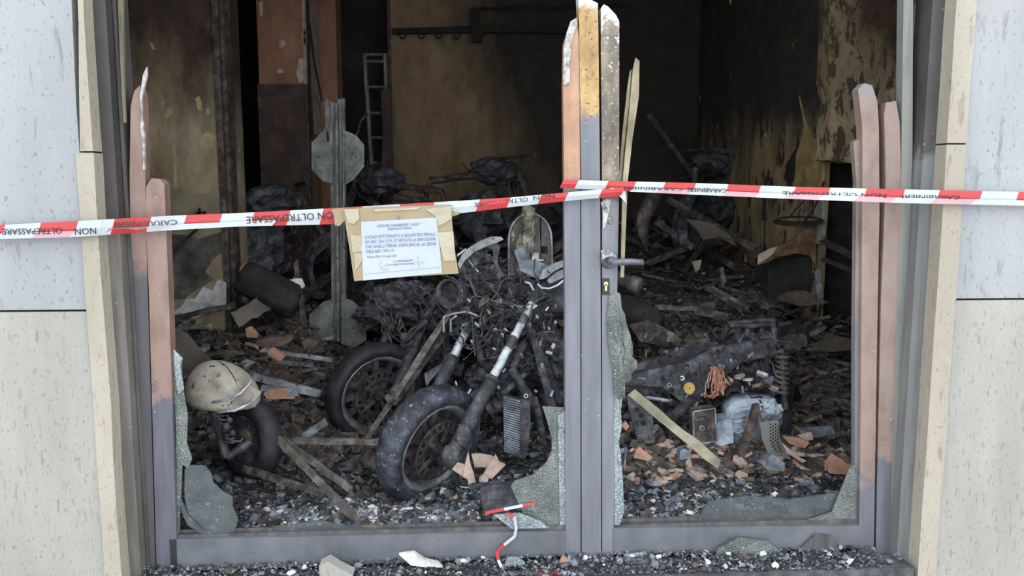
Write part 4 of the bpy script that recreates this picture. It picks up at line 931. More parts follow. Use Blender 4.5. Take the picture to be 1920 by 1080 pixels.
board('wood_lath', 'bluish ash-covered stick standing up behind the flat grey lath', 'lath', P(566, 820, .95), P(612, 790, 1.05), .035, .014, 'ash')
board('metal_bar', 'long grey bar lying over the terracotta debris behind the scooter', 'bar', P(490, 655, 1.5), P(628, 676, 1.45), .022, .015, 'steel')
board('metal_bar', 'broad grey strip under the terracotta shard behind the scooter fender', 'bar', P(470, 705, 1.1), P(600, 738, 1.05), .04, .02, 'steel')
board('metal_bar', 'pale bluish strip lying in front of the terracotta block', 'bar', P(490, 726, 1.02), P(560, 737, 1.0), .03, .012, 'ash')
board('wood_board', 'grey board fragment tilted against the ochre pillar base', 'board', P(440, 600, 1.75), P(498, 568, 1.85), .09, .03, 'shield')
board('metal_bar', 'dark bar resting across the white plaster on the ochre pillar', 'bar', P(322, 598, 1.9), P(440, 572, 1.85), .035, .03, 'wood_dark')
board('wood_lath', 'short pale stick on the rubble under the ochre pillar', 'lath', P(335, 612, 1.7), P(394, 612, 1.65), .03, .02, 'wood')
board('metal_bar', 'thin dark rod leaning steeply beside the octagonal post', 'rod', P(555, 490, 2.0), P(572, 615, 1.8), .03, .03, 'char_brown')
board('metal_bar', 'dark tube slanting through the rubble towards the octagonal post', 'rod', P(504, 626, 1.8), P(555, 570, 2.2), .03, .03, 'char')
board('wood_plank', 'long burnt plank leaning in the dark behind the door handle', 'plank', P(1250, 373, 3.0), P(1430, 476, 2.5), .05, .03, 'wood_dark')
board('wood_plank', 'dark plank leaning high in the dark beside the stile splinter', 'plank', P(1215, 215, 4.5), P(1300, 330, 4.3), .05, .03, 'char_brown')
board('wood_lath', 'paired laths fallen towards the collapsed wreck, upper one', 'lath', P(1335, 540, 1.9), P(1405, 580, 1.7), .03, .02, 'wood')
board('wood_lath', 'paired laths fallen towards the collapsed wreck, lower one', 'lath', P(1322, 538, 1.85), P(1390, 580, 1.65), .03, .02, 'wood_dark')
board('wood_lath', 'thin grey lath lying level behind the wreck frame', 'lath', P(1230, 576, 1.9), P(1330, 580, 1.8), .03, .02, 'wood')
board('wood_lath', 'brownish lath sloping gently above the wreck subframe', 'lath', P(1300, 580, 1.6), P(1370, 596, 1.5), .05, .02, 'wood_dark')
board('wood_board', 'flat brown board stub lying on the thin grey lath', 'board', P(1284, 573, 1.85), P(1343, 574, 1.8), .05, .02, 'wood_dark')
board('wood_plank', 'white ash-coated plank end below the dark gas cylinder', 'plank', P(1228, 612, 1.4), P(1272, 640, 1.25), .045, .02, 'wood')
board('metal_bar', 'pale thin rod lying on the rubble right of the wreck spring', 'rod', P(1516, 628, 1.5), P(1548, 614, 1.55), .022, .02, 'steel')
board('wood_board', 'grey flat board right of the wreck subframe', 'board', P(1455, 646, 1.4), P(1506, 638, 1.45), .07, .02, 'wood')
board('wood_board', 'long dark board behind the grey flat board', 'board', P(1450, 626, 1.6), P(1520, 612, 1.7), .07, .02, 'wood_dark')
board('metal_bar', 'dark bar slanting across the black niche, upper one', 'bar', P(1540, 450, 1.95), P(1606, 485, 1.8), .04, .02, 'soot')
board('metal_bar', 'dark bar slanting across the black niche, lower one', 'bar', P(1540, 485, 1.95), P(1606, 512, 1.8), .03, .02, 'soot')
board('metal_bar', 'twisted grey strip hanging at the edge of the peeling wall', 'bar', P(1532, 505, 1.8), P(1538, 560, 1.7), .03, .015, 'steel')
board('metal_bar', 'thin short pin standing in the glass crumbs beside the handle stile', 'pin', P(1171, 880, .12), P(1173, 845, .14), .008, .008, 'wood')
board('wood_lath', 'two-tone stick leaning among black scraps below the leaning burnt plank', 'lath', P(1352, 500, 2.2), P(1357, 534, 2.1), .03, .02, 'wood')
board('metal_bar', 'bent dark strip low in the shadow behind the door handle', 'bar', P(1230, 415, 2.8), P(1300, 465, 2.6), .05, .03, 'char')
board('metal_bar', 'upright dark stub meeting the bent dark strip', 'bar', P(1278, 430, 2.6), P(1282, 456, 2.6), .06, .03, 'char')
# bent tube behind the handle (curved fork)
bt = MB().tube([P(x, y, Y) for x, y, Y in ((1228, 366, 2.4), (1218, 385, 2.35), (1207, 405, 2.3), (1203, 425, 2.3), (1207, 445, 2.3), (1212, 470, 2.3))], [.05, .055, .05, .045, .03, .012], 9)
tag(build('bent_tube', bt, M['char_brown'], base=P(1212, 470, 2.3), smooth=True), 'thick bent dark tube curving down behind the door handle', 'tube')
# sheet under the long plank
shp = MB().add(poly([(1284, 410), (1330, 416), (1366, 438), (1380, 458), (1372, 448), (1350, 444), (1318, 450), (1306, 430)], 2.6), [tuple(range(8))]).prism(poly([(1284, 410), (1330, 416), (1366, 438), (1382, 462), (1350, 446), (1318, 450), (1306, 430)], 2.62), (0, .02, 0))
tag(build('bent_sheet', shp, M['shield'], base=P(1330, 450, 2.6)), 'crumpled dull sheet under the long burnt plank', 'sheet')
# gas cylinder
cy = MB().lathe(P(1200, 592, 1.6), V((.4, -.8, -.15)), [(.0001, -.22), (.06, -.21), (.085, -.15), (.085, .10), (.06, .155), (.02, .165), (.02, .175), (.0001, .175)], 24)
cyl = thing('gas_cylinder', 'dark charred cylinder lying below the handle behind crazed glass', 'cylinder', P(1204, 620, 1.35)); build('cylinder_body', cy, M['soot'], cyl, smooth=True)
build('valve_ring', MB().lathe(P(1206, 594, 1.42), V((.4, -.75, -.15)), [(.018, 0), (.028, 0), (.028, .015), (.018, .015)], 14), M['char'], cyl)
cp = MB().lathe(P(1182, 530, 1.1), V((.8, -.5, -.3)), [(.0001, -.12), (.035, -.12), (.035, -.0), (.042, .0), (.045, .05), (.03, .06), (.0001, .06)], 16)
tag(build('pipe_coupling', cp, M['jamb_dark'], base=P(1182, 545, 1.1), smooth=True), 'grey pipe coupling poking out beside the lock plate', 'pipe')
# dark cylinder tank behind rubble on the left
tank = thing('charred_roll', 'black charred cylinder leaning in the rubble beside the ochre pillar', 'cylinder', P(510, 575, 1.9))
build('roll_body', MB().lathe(P(505, 545, 1.9), V((.86, -.1, -.45)), [(.0001, -.2), (.09, -.19), (.105, -.15), (.105, .15), (.09, .19), (.0001, .2)], 30, True, .014), M['soot'], tank, smooth=True)
# rusty sheet on the right wall base
rs = [(1421, 497), (1422, 478), (1448, 466), (1470, 458), (1492, 445), (1504, 430), (1522, 414), (1529, 414), (1530, 500), (1522, 484), (1512, 460), (1498, 458), (1494, 474), (1480, 478), (1456, 482), (1440, 492)]
rsh = thing('rusty_sheet', 'torn rusty sheet flaring against the peeling plaster wall', 'sheet', P(1480, 500, 2.1))
build('sheet_panel', MB().prism(poly(rs, 2.1), (0, .015, 0)), M['rust'], rsh)
build('pale_end', MB().prism(poly([(1421, 496), (1422, 478), (1444, 466), (1458, 462), (1450, 476), (1440, 484)], 2.09), (0, .01, 0)), M['terra_pale'], rsh, label='pale scorched end')
# block coloured black for the shade of the cavity under the rust sheet
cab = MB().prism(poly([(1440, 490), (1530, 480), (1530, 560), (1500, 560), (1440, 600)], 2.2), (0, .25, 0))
tag(build('cavity_shade_block', cab, M['soot'], base=P(1490, 590, 2.2)), 'black block painted as the dark crate under the torn rusty sheet', 'void')
# coil of cable on the wall
coil = thing('cable_coil', 'loop of dark cable hanging on the peeling plaster wall', 'cable', P(1500, 415, 2.0))
cm = MB()
for k in range(4):
    cm.tube([P(1498 + (42 + k * 2) * math.cos(t), 411 + k * 1.5 + (5 + k) * math.sin(t), 2.02 - .01 * k) for t in np.linspace(0, 2 * math.pi, 20)], .0045, 5)
build('cable_loop', cm, M['soot'], coil); build('cable_tail', MB().tube([P(x, y, 2.0) for x, y in ((1480, 408), (1492, 392), (1512, 372), (1530, 355))], .007, 5).tube([P(x, y, 2.0) for x, y in ((1500, 424), (1520, 400), (1533, 376), (1545, 340))], .009, 5), M['soot'], coil)
# ladder in the dark recess
lad = thing('ladder', 'narrow metal ladder standing in the dark recess beside the back wall', 'ladder', P(712, 370, 4.7))
for a, b in (((683, 102), (703, 405)), ((722, 100), (731, 405))):
    build('ladder_rail', MB().tube([P(*a, 4.7), P(*b, 4.7)], .022, 6), M['post'], lad)
for y in (102, 115, 163, 212, 258, 305, 350):
    k = (y - 102) / 270; build('ladder_rung', MB().tube([P(683 + 18 * k, y, 4.7), P(722 + 8 * k, y, 4.7)], .014, 6), M['post'], lad)
board('wood_plank', 'narrow brown board standing upright against the ladder', 'plank', P(724, 168, 4.6), P(727, 402, 4.5), .09, .03, 'cabinet')
cb = MB().tube([P(x, y, 4.5) for x, y in ((690, 212), (676, 228), (672, 246), (664, 262), (655, 268))], .012, 5)
tag(build('cable', cb, M['wire'], base=P(672, 246, 4.5)), 'loose cable dangling from the ladder to the octagonal plate', 'cable')
cb = MB().tube([P(x, y, 3.55) for x, y in ((575, -30), (578, 60), (580, 160), (586, 260))], .014, 5).tube([P(x, y, 3.55) for x, y in ((577, 20), (590, 120), (604, 190))], .01, 5)
tag(build('cable', cb, M['soot'], base=P(578, 60, 3.55)), 'black cables running down beside the reddish column', 'cable')
# pipe with hooks on the back wall
pp = thing('wall_pipe', 'blackened pipe with hooks fixed high on the smoked back wall', 'pipe', P(900, 58, 4.9))
build('pipe_run', MB().prism(poly([(735, 53), (900, 48), (1070, 52), (1070, 62), (900, 60), (735, 63)], 4.9), (0, .06, 0)), M['soot'], pp)
build('bracket', MB().prism(poly([(882, 14), (899, 14), (900, 46), (918, 46), (918, 60), (904, 62), (904, 78), (884, 78)], 4.86), (0, .05, 0)), M['soot'], pp)
build('cable_run', MB().tube([P(x, y, 4.93) for x, y in ((900, 16), (940, 17), (980, 14), (1020, 17), (1070, 14), (1180, 10))], .014, 5), M['soot'], pp)
for x in (755, 790, 822, 856, 938):
    build('hook', MB().tube([P(x + 6 * math.cos(t), 64 + 8 * math.sin(t), 4.88) for t in np.linspace(0, math.pi * 1.1, 8)], .009, 5), M['soot'], pp)
# wire and clip on ochre pillar
wv = thing('wall_wire', 'thin doubled wire with a small clip on the ochre pillar', 'wire', P(350, 440, 2.1))
build('wire', MB().tube([P(322, 480, 2.1), P(345, 455, 2.12), P(376, 424, 2.13), P(386, 396, 2.16)], .006, 5).tube([P(324, 472, 2.1), P(347, 448, 2.12), P(378, 420, 2.13), P(382, 398, 2.16)], .005, 5), M['soot'], wv)
build('clip', MB().obox(P(376, 399, 2.15), V((.03, 0, .004)), V((0, .01, 0)), V((0, 0, .008))).obox(P(374, 396, 2.15), V((.006, 0, 0)), V((0, .01, 0)), V((0, 0, .02))), M['soot'], wv)

# ------------------------------------------------------------------ BACKGROUND burnt wrecks
def wreck(label, px, py, Y, ang, s=1.0, seed=0):
    random.seed(seed)
    c = P(px, py, Y); root = thing('burnt_motorcycle', label, 'motorcycle', (c.x, c.y, H(c.x, c.y)), None)
    f = V((math.cos(ang), math.sin(ang), 0)); r = V((-math.sin(ang), math.cos(ang), 0)); z = V((0, 0, 1)); b = V((c.x, c.y, H(c.x, c.y) - .12))
    fw = b + f * .62 * s + z * .28; rw = b - f * .62 * s + z * .28
    for nm, q in (('front_wheel', fw), ('rear_wheel', rw)):
        build(nm, MB().lathe(q, r + z * .1, [(.22, -.05), (.26, -.06), (.3, 0), (.26, .06), (.22, .05)], 28, True, .01), M['char'], root)
    hd_ = b + f * .35 + z * .82
    for a, bb, rad in ((fw, hd_, .03), (fw + r * .16, hd_ + r * .16, .03), (hd_, b + z * .42, .035), (b + z * .42, rw, .03), (hd_, b - f * .5 + z * .72, .03), (rw, b - f * .5 + z * .72, .022), (hd_ + r * .38 + z * .1, hd_ - r * .3 + z * .12, .016)):
        build('frame_tube', rough_tube(a, bb, rad, 7, .2, 8), M['char_brown'], root)
    build('engine_lump', MB().blob(b + z * .42, (.24, .2, .2), 3, .5, 3, seed), M['char'], root)
    build('tank_lump', MB().blob(b + f * .1 + z * .8, (.2, .16, .12), 3, .35, 3, seed + 1), M['char'], root)
    for k in range(8):
        build('wire', MB().tube(bez(hd_ + V((random.uniform(-.2, .2), random.uniform(-.2, .2), random.uniform(-.1, .2))), b + V((random.uniform(-.4, .4), random.uniform(-.3, .3), random.uniform(.4, .9))), .1, 7, .03), .007, 5), M['wire'], root)
wreck('burnt bike frame sunk in the heap beside the slab door', 478, 440, 2.9, .3, 1, 11)
wreck('burnt bike frame in the dark heap beneath the ladder', 735, 420, 3.7, 2.6, 1, 12)
wreck('burnt bike frame in the heap before the smoked back wall', 905, 400, 3.9, .5, 1, 13)
wreck('burnt bike frame near the foot of the peeling wall', 1330, 470, 3.9, 1.0, 1, 15)
random.seed(99)

# ------------------------------------------------------------------ FRAGMENTS
def shard_mesh(sx, sy, th, seed, n=6):
    rnd = random.Random(seed); mb = MB()
    ang = sorted(rnd.uniform(0, 2 * math.pi) for _ in range(n))
    ang = [2 * math.pi * (i + rnd.uniform(-.3, .3)) / n for i in range(n)]
    pts = [V((math.cos(a) * sx * rnd.uniform(.6, 1.05), math.sin(a) * sy * rnd.uniform(.6, 1.05), rnd.uniform(-.1, .1) * th)) for a in ang]
    mb.prism(pts, (0, 0, th)); return mb
LIB = {}
def frag(kind, i):
    k = (kind, i)
    if k not in LIB:
        rnd = random.Random(hash(kind) % 1000 + i if False else (sum(map(ord, kind)) * 31 + i))
        if kind == 'tile': mb = shard_mesh(.5, rnd.uniform(.3, .5), .16, i * 7 + 1, rnd.choice([4, 5, 5, 6]))
        elif kind == 'plaster': mb = MB().blob((0, 0, 0), (.5, .42, .26), 1, .6, 3, i * 3.3)
        elif kind == 'stick':
            mb = MB().obox((0, 0, 0), (.5, 0, rnd.uniform(-.05, .05)), (0, .05, 0), (0, 0, .035)); mb.v = [v + V((0, rnd.uniform(-.02, .02), rnd.uniform(-.015, .015))) for v in mb.v]
        elif kind == 'sheet':
            mb = shard_mesh(.5, .4, .05, i * 5 + 2, 6)
            mb.v = [V((v.x, v.y, v.z + .5 * v.x * v.x + .2 * v.y * v.x)) for v in mb.v]
        else: mb = MB().blob((0, 0, 0), (.5, .4, .3), 1, .7, 3, i * 2.1)
        me = bpy.data.meshes.new(kind + '_fragment'); me.from_pydata([tuple(v) for v in mb.v], [], mb.f); me.update(); LIB[k] = me
    return LIB[k]
MLIB = {}
def frag_m(kind, i, mat):
    k = (kind, i, mat)
    if k not in MLIB:
        me = frag(kind, i).copy(); me.materials.append(M[mat]); MLIB[k] = me
    return MLIB[k]
def place(name, kind, mat, p, size, rot, label, cat, group=None):
    o = link(bpy.data.objects.new(name, frag_m(kind, random.randrange(6), mat)))
    o.location = p; o.rotation_euler = rot; o.scale = (size,) * 3
    return tag(o, label, cat, group)
def rnd_rot(t=.5): return (random.uniform(-t, t), random.uniform(-t, t), random.uniform(0, 6.28))
ADJ = dict(terra='orange', terra_dark='sooty reddish', terra_pale='dusty pinkish', wood='grey', wood_dark='charred black', steel='metallic grey', plaster='white', ash='bluish grey', shield='brownish', char_brown='dark brown', char='black', glass_white='glassy white')
ORD = ['nearest', 'second', 'third', 'fourth', 'fifth', 'sixth', 'seventh', 'eighth', 'ninth', 'tenth', 'eleventh', 'twelfth'] + ['%dth' % k for k in range(13, 60)]
def relabel(objs, noun, where, marks):
    cells = {}
    for o, mat in objs:
        p = o.location; q = min(marks, key=lambda m_: (P(m_[1], m_[2], p.y) - p).length)
        cells.setdefault((mat, q), []).append(o)
    for (mat, q), os_ in cells.items():
        os_.sort(key=lambda o: (P(q[1], q[2], o.location.y) - o.location).length)
        for k, o in enumerate(os_):
            o['label'] = '%s %s %s, %s %s to the %s' % (ADJ[mat], noun, where, ORD[k], 'one' if k == 0 else 'closest', q[0]) if k else '%s %s %s, the one nearest to the %s' % (ADJ[mat], noun, where, q[0])
def scatter(name, kind, mats, n, box, smin, smax, label, cat, group, tilt=.6, lift=.3, marks=None):
    k = 0; tries = 0; made = []
    while k < n and tries < n * 6:
        tries += 1; px, py = random.uniform(box[0], box[2]), random.uniform(box[1], box[3]); p = hit(px, py)
        if not p or p.y > 4.6: continue
        s = random.uniform(smin, smax)
        mt = random.choice(mats); made.append((place(name, kind, mt, p + V((0, 0, s * lift * .3)), s, rnd_rot(tilt), '', cat, group), mt)); k += 1
    relabel(made, label[0], label[1], label[2])
# single recognisable fragments
def one(name, pts, Y, th, mat, label, cat, dv=None):
    ps = poly(pts, Y); mb = MB().prism(ps, dv or (0, th, 0)); lo = min(ps, key=lambda q: q.z)
    return tag(build(name, mb, M[mat], base=lo), label, cat)
one('tile_fragment', [(505, 730), (535, 728), (555, 736), (552, 748), (500, 748), (494, 738)], 1.0, .05, 'terra', 'orange terracotta block beside the pale bluish strip', 'tile')
one('tile_fragment', [(478, 640), (500, 634), (545, 628), (547, 638), (530, 648), (500, 652), (484, 648)], 1.5, .08, 'terra_dark', 'long broken terracotta piece in the middle of the left rubble', 'tile')
one('tile_fragment', [(460, 616), (470, 612), (484, 628), (482, 634), (462, 632)], 1.6, .03, 'terra', 'upright terracotta shard behind the long broken piece', 'tile')
one('tile_fragment', [(504, 655), (512, 652), (534, 668), (526, 678), (502, 666)], 1.35, .03, 'terra', 'square terracotta shard in front of the long broken piece', 'tile')
one('tile_fragment', [(566, 640), (576, 635), (598, 638), (592, 648), (570, 654)], 1.6, .05, 'terra_dark', 'ridged terracotta piece below the lower octagonal plate', 'tile')
one('tile_fragment', [(450, 500), (460, 492), (472, 500), (474, 515), (454, 530), (448, 520)], 2.0, .03, 'terra', 'rounded terracotta shard above the black charred cylinder', 'tile')
one('tile_fragment', [(480, 502), (498, 502), (500, 520), (490, 518), (482, 514)], 2.05, .03, 'terra_dark', 'dull terracotta shard beside the rounded one', 'tile')
one('paper_scrap', [(529, 528), (552, 522), (566, 522), (572, 536), (560, 548), (548, 557), (540, 546)], 1.9, .004, 'plaster', 'white torn paper scrap behind the thin dark rod', 'paper')
one('stone_piece', [(598, 1062), (615, 1053), (640, 1068), (662, 1078), (650, 1100), (600, 1090)], -.12, .06, 'slab_low', 'cream stone lump on the ground before the bottom rail', 'stone')
one('plaster_piece', [(748, 1040), (776, 1036), (796, 1050), (822, 1056), (830, 1064), (800, 1064), (770, 1060)], -.06, .02, 'plaster', 'white crumpled flake on the ground before the rail', 'plaster')
one('tile_fragment', [(1046, 1060), (1056, 1042), (1070, 1054), (1060, 1068)], -.05, .015, 'terra', 'small orange shard on the ground below the centre stile', 'tile')
one('glass_piece', [(946, 1062), (950, 1046), (968, 1044), (984, 1054), (986, 1066)], -.06, .008, 'glass_white', 'thick glass chunk on the ground beside the fallen tape', 'glass')
one('paper_scrap', [(1002, 625), (1008, 610), (1016, 618), (1030, 624), (1032, 650), (1010, 650)], 1.6, .004, 'plaster', 'pale card scrap behind the motorcycle frame tube', 'paper')
one('tile_fragment', [(1040, 600), (1050, 590), (1060, 592), (1062, 614), (1052, 612)], 1.6, .02, 'terra', 'bright shard beside the centre stile behind the frame', 'tile')
one('foam_piece', [(1298, 490), (1316, 487), (1312, 505), (1304, 510)], 2.3, .02, 'wood_pale', 'small tan scrap showing in the dark under the long plank', 'scrap')
one('metal_bracket', [(752, 625), (772, 625), (776, 640), (770, 652), (758, 648), (752, 640)], 1.5, .02, 'shield', 'small tan bracket between the two motorcycles', 'bracket')
one('tile_fragment', [(1192, 844), (1200, 838), (1212, 850), (1224, 858), (1216, 864), (1188, 858)], .2, .02, 'terra', 'orange tile shard leaning near the centre stile glass', 'tile')
one('tile_fragment', [(1166, 798), (1174, 790), (1180, 800), (1174, 808)], .3, .02, 'terra', 'small five-sided tile shard in the gap by the white glass strip', 'tile')
one('tile_fragment', [(1550, 870), (1562, 852), (1580, 862), (1600, 880), (1590, 890), (1556, 888)], .25, .02, 'terra', 'large flat terracotta shard beside the pink slat', 'tile')
one('tile_fragment', [(1468, 818), (1500, 822), (1518, 830), (1510, 840), (1480, 832)], .5, .02, 'terra', 'long terracotta sliver beside the perforated guard', 'tile')
one('tile_fragment', [(1466, 830), (1500, 858), (1512, 864), (1505, 868), (1476, 850)], .45, .02, 'terra_pale', 'curved terracotta edge under the long sliver', 'tile')
one('tile_fragment', [(1498, 818), (1522, 812), (1525, 824), (1508, 828)], .55, .02, 'terra_pale', 'pale flat tile chip behind the long sliver', 'tile')
one('plaster_piece', [(1425, 868), (1450, 852), (1472, 868), (1470, 884), (1440, 880)], .3, .03, 'ash', 'bluish white plaster slab below the perforated guard', 'plaster')
one('metal_sheet', [(1500, 812), (1520, 802), (1560, 800), (1566, 812), (1540, 820), (1510, 820)], .7, .02, 'ash', 'bluish folded sheet on the rubble right of the wreck', 'sheet')
one('rag', [(1545, 640), (1575, 632), (1600, 636), (1602, 656), (1560, 660), (1530, 656)], 1.4, .05, 'shield', 'brown crumpled rag beside the thin slat', 'rag')
one('rag', [(1460, 562), (1480, 548), (1510, 545), (1540, 560), (1555, 568), (1500, 575)], 1.9, .05, 'terra_dark', 'dark brown rag heap below the torn rusty sheet', 'rag')
one('black_box', [(900, 915), (930, 908), (962, 912), (985, 928), (1002, 940), (985, 948), (940, 954), (908, 960), (903, 940)], .10, .05, 'char', 'black charred box behind the fallen tape scrap', 'box')
one('tin_lid', [(1275, 846), (1284, 842), (1294, 846), (1296, 860), (1274, 862)], .3, .05, 'ash', 'bluish domed tin under the slanting pale plank', 'tin')
one('flat_panel', [(1180, 610), (1215, 600), (1268, 640), (1250, 650), (1200, 640)], 1.3, .03, 'wood_dark', 'charred board below the dark charred cylinder', 'board')
for i, (px, py, mt, lb) in enumerate([(1368, 716, 'terra_pale', 'pale tile bit topping the wreck engine by the copper wires'), (1386, 708, 'terra_pale', 'second tile bit on the engine, behind the copper wires'), (1404, 714, 'plaster', 'white flat scrap on the wreck engine'), (1428, 704, 'plaster', 'white oblong chip on the engine top near the spring'), (1442, 716, 'ash', 'bluish scrap on the engine beside the spring'), (1420, 724, 'terra', 'orange splinter tile on the engine top'), (1450, 730, 'terra_pale', 'pinkish tile edge sliding off the engine towards the spring'), (1355, 722, 'terra', 'orange tile bit under the copper wires')]):
    place('tile_fragment', 'tile', mt, P(px, py, .80), random.uniform(.06, .10), rnd_rot(.7), lb, 'tile')
# broken hollow brick cluster in front of the radiator
hb = thing('hollow_brick', 'broken terracotta hollow brick gaping in front of the motorcycle radiator', 'brick', P(900, 898, .45))
for pts, Y, th in (([(848, 880), (858, 868), (874, 872), (872, 896), (862, 890)], .40, .012), ([(872, 870), (878, 848), (882, 870), (890, 894), (882, 902), (868, 894)], .38, .02), ([(884, 852), (900, 851), (922, 855), (932, 860), (916, 876), (890, 876)], .48, .012), ([(916, 872), (930, 853), (936, 866), (948, 872), (922, 898), (905, 894)], .39, .016), ([(876, 892), (888, 890), (892, 904), (878, 908)], .36, .012), ([(904, 892), (916, 898), (914, 906), (900, 902)], .36, .012)):
    build('brick_wall', MB().prism(poly(pts, Y), (0, th, 0)), M['terra_pale'], hb)
# countable fragments by zone; landmarks give each its own label
MA = [('cream fender', 415, 690), ('ochre pillar', 380, 590), ('lower octagonal plate', 620, 620), ('black charred cylinder', 510, 560), ('square terracotta shard', 515, 665), ('second motorcycle wheel', 625, 730), ('long broken terracotta piece', 510, 640)]
MR = [('grey glass corner', 430, 970), ('charred lath end', 665, 970), ('motorcycle tyre', 760, 930), ('cracked glass corner', 990, 960), ('black box', 905, 940), ('brown lath end', 550, 930)]
MF = [('motorcycle tyre', 780, 930), ('hollow brick', 880, 900), ('black box', 940, 915)]
MW = [('slanting plank', 1340, 870), ('white glass strip', 1170, 880), ('perforated guard', 1450, 860), ('dark bent lever', 1390, 860), ('large flat shard', 1570, 880), ('domed tin', 1285, 855), ('bluish plaster slab', 1450, 880)]
MS = [('thin slat', 1600, 700), ('wreck spring', 1470, 700), ('grey flat board', 1480, 640), ('brown crumpled rag', 1565, 645), ('perforated guard', 1470, 830), ('bluish folded sheet', 1540, 810), ('rag heap', 1510, 590), ('pale thin rod', 1530, 620)]
MH = [('dark gas cylinder', 1204, 600), ('paired laths', 1360, 560), ('wreck subframe', 1410, 600), ('lever handle', 1210, 495), ('rusty sheet', 1440, 490), ('bent sheet', 1340, 440), ('thin grey lath', 1260, 580), ('tan scrap', 1305, 500)]
MB_ = [('octagonal post', 640, 450), ('arched shell', 960, 420), ('ladder', 715, 370), ('taped notice', 750, 400), ('slab door', 520, 390), ('centre stile', 1060, 400), ('curved fairing stay', 890, 450), ('pipe bracket', 890, 300)]
MC = [('scooter wheel', 490, 840), ('flat grey lath', 620, 830), ('motorcycle tyre', 710, 860), ('crossing laths', 560, 860), ('second motorcycle wheel', 640, 790), ('brown lath end', 560, 910)]
scatter('tile_fragment', 'tile', ['terra', 'terra_dark', 'terra_pale', 'terra_dark'], 110, (370, 590, 640, 760), .05, .14, ('tile bit', 'in rubble', MA), 'tile', 'tile bits behind the scooter')
scatter('wood_splinter', 'stick', ['wood', 'wood_dark', 'wood_dark', 'steel'], 110, (340, 570, 640, 770), .10, .36, ('splinter', 'in rubble', MA), 'splinter', 'splinters behind the scooter', .4)
scatter('plaster_chunk', 'plaster', ['plaster', 'ash', 'shield'], 50, (340, 560, 640, 770), .03, .07, ('crumb', 'in rubble', MA), 'plaster', 'plaster crumbs behind the scooter')
scatter('plaster_chunk', 'plaster', ['plaster', 'ash', 'ash', 'terra_pale'], 90, (440, 930, 960, 990), .02, .055, ('crumb', 'by the rail', MR), 'plaster', 'pale crumbs along the long rail')
scatter('plaster_chunk', 'sheet', ['plaster', 'plaster', 'ash'], 24, (770, 895, 960, 930), .03, .08, ('flake', 'beside the tyre', MF), 'plaster', 'white flakes beside the front tyre')
scatter('tile_fragment', 'tile', ['terra', 'terra_pale', 'terra_pale'], 110, (1180, 838, 1600, 910), .04, .12, ('tile chip', 'before the wreck', MW), 'tile', 'tile chips before the wreck')
scatter('wood_splinter', 'stick', ['wood', 'wood_dark', 'char_brown'], 60, (1180, 820, 1600, 905), .06, .18, ('splinter', 'before the wreck', MW), 'splinter', 'splinters before the wreck', .4)
scatter('plaster_chunk', 'plaster', ['ash', 'plaster', 'glass_white'], 70, (1180, 850, 1600, 950), .02, .06, ('crumb', 'before the wreck', MW), 'plaster', 'pale crumbs before the wreck')
scatter('wood_splinter', 'stick', ['wood_dark', 'wood', 'char_brown', 'wood_dark'], 100, (1480, 590, 1600, 840), .06, .25, ('splinter', 'on the slope', MS), 'splinter', 'splinters beside the pink slats', .4)
scatter('tile_fragment', 'tile', ['terra_dark', 'shield', 'char_brown', 'ash'], 60, (1480, 600, 1600, 840), .04, .13, ('flat fragment', 'on the slope', MS), 'fragment', 'flat fragments beside the pink slats')
scatter('wood_splinter', 'stick', ['wood_dark', 'char_brown', 'wood', 'char'], 90, (1180, 500, 1480, 620), .08, .30, ('splinter', 'behind the wreck', MH), 'splinter', 'splinters behind the wreck', .5)
scatter('metal_scrap', 'sheet', ['char', 'wood', 'char_brown', 'steel'], 60, (1180, 470, 1560, 640), .04, .12, ('curled scrap', 'behind the wreck', MH), 'scrap', 'scraps behind the wreck')
scatter('metal_scrap', 'sheet', ['char', 'steel', 'plaster', 'char_brown'], 70, (660, 400, 1050, 560), .04, .14, ('scrap', 'on the dark heap', MB_), 'scrap', 'scraps before the back wall')
scatter('burnt_rod', 'stick', ['char', 'char_brown', 'wood_dark'], 70, (430, 380, 1060, 560), .2, .7, ('rod', 'in the dark heap', MB_), 'rod', 'rods before the back wall', .8)
scatter('burnt_rod', 'stick', ['char', 'char_brown', 'wood_dark'], 40, (1190, 400, 1560, 520), .2, .6, ('rod', 'in the dark heap', MH), 'rod', 'rods under the long plank', .8)
scatter('tile_fragment', 'tile', ['terra_dark', 'terra', 'wood', 'ash'], 40, (520, 760, 720, 930), .03, .07, ('fragment', 'on the ash', MC), 'fragment', 'fragments between the wheels')
# debris on the ground outside
gf = []
for i in range(110):
    px = random.uniform(350, 1690); Y = random.uniform(-.11, -.012)
    p = P(px, 1070, Y); p.z = -.028 + .03 * (1 + Y / .13); s = random.uniform(.012, .045)
    if 620 < px < 660: continue
    kd, mt = random.choice([('plaster', 'ash'), ('plaster', 'plaster'), ('sheet', 'ash'), ('tile', 'terra_dark'), ('plaster', 'char'), ('sheet', 'glass_white')])
    gf.append((place('ground_fragment', kd, mt, p, s, rnd_rot(.6), '', 'fragment', 'fragments outside the rails'), mt))

relabel(gf, 'bit', 'outside', [('hazy grey corner pane', 400, 1070), ('cream stone lump', 640, 1070), ('white crumpled flake', 785, 1055), ('fallen tape end', 945, 1075), ('small orange shard', 1058, 1060), ('centre stile foot', 1120, 1060), ('leaning crazed glass', 1400, 1060), ('grey right jamb', 1680, 1060), ('long bottom rail middle', 700, 1060), ('short bottom rail middle', 1280, 1060), ('dark glass offcut', 1540, 1050)])
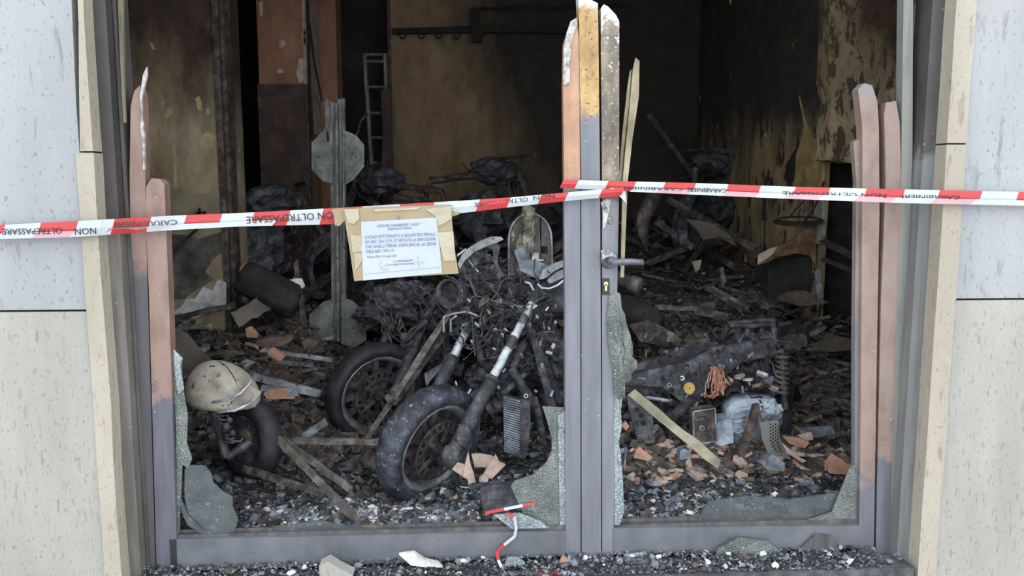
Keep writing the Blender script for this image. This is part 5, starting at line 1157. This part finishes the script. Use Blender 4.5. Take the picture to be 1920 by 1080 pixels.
# uncountable rubble
def rubble(name, n, mats, regions, smin, smax, seed, label, ysm=0):
    rs_ = np.random.RandomState(seed); vs = []; fs = []; mi = []; off = 0
    cube = np.array([(-1,-1,-1),(1,-1,-1),(1,1,-1),(-1,1,-1),(-1,-1,1),(1,-1,1),(1,1,1),(-1,1,1)], float)
    cf = [(0,3,2,1),(4,5,6,7),(0,1,5,4),(1,2,6,5),(2,3,7,6),(3,0,4,7)]
    for (x0, x1_, y0, y1, wgt) in regions:
        for _ in range(int(n * wgt)):
            x = rs_.uniform(x0, x1_); y = y0 + (y1 - y0) * rs_.rand() ** 1.3; s = smin + (smax - smin) * rs_.rand() ** 3
            if y > .05 and inside(x, y, .03): continue
            sc3 = np.array([s, s * rs_.uniform(.3, .9), s * rs_.uniform(.12, .5)])
            c = cube * rs_.uniform(.5, 1.05, (8, 3)) * sc3
            R_ = np.array(Euler((rs_.uniform(-.7, .7), rs_.uniform(-.7, .7), rs_.uniform(0, 6.3))).to_matrix())
            c = c @ R_.T + np.array([x, y, (H(x, y) if y > .05 else -.033 + .035 * max(0, 1 + y / .13)) + s * .25])
            vs += c.tolist(); fs += [tuple(i + off for i in f) for f in cf]; off += 8; mi += [rs_.randint(len(mats))] * 6
    me = bpy.data.meshes.new(name); me.from_pydata(vs, [], fs)
    for m in mats: me.materials.append(M[m])
    me.polygons.foreach_set('material_index', mi); me.update()
    o = link(bpy.data.objects.new(name, me)); o['kind'] = 'stuff'; o['label'] = label; return o
rubble('charcoal_rubble', 16000, ['char', 'soot', 'wood_dark', 'char', 'char_brown', 'ash'], [(-1.8, 1.8, .06, 1.2, .45), (-2, 2.3, 1.0, 2.4, .35), (-2, 2.3, 2.2, 4.8, .2)], .006, .035, 3, 'fine black charcoal rubble over the whole floor')
rubble('ash_rubble', 13000, ['ash', 'char', 'ash', 'char', 'steel', 'char', 'soot'], [(-1.4, .35, .06, .55, .45), (.35, 1.6, .06, .8, .3), (-1.6, 2.2, .4, 2.4, .25)], .003, .013, 4, 'fine pale ash and plaster grit near the bottom rails')
rubble('pale_ash_grit', 6000, ['ash', 'plaster', 'ash', 'steel', 'ash', 'char'], [(-.85, .05, .06, .42, .8), (.4, 1.4, .06, .3, .2)], .004, .022, 8, 'pale bluish ash flakes heaped along the long bottom rail')
rubble('brown_rubble', 6500, ['shield', 'terra_dark', 'wood', 'char_brown', 'char', 'wood_dark'], [(-1.7, -.3, .9, 2.2, .5), (.5, 2.2, .5, 2.4, .5)], .01, .06, 6, 'brownish broken rubble sloping up behind the scooter and the wreck')
rubble('outside_grit', 5000, ['ash', 'char', 'char', 'char', 'steel', 'soot'], [(-1.42, 1.68, -.125, -.008, 1)], .003, .012, 5, 'fine grit on the ground outside below the bottom rails')
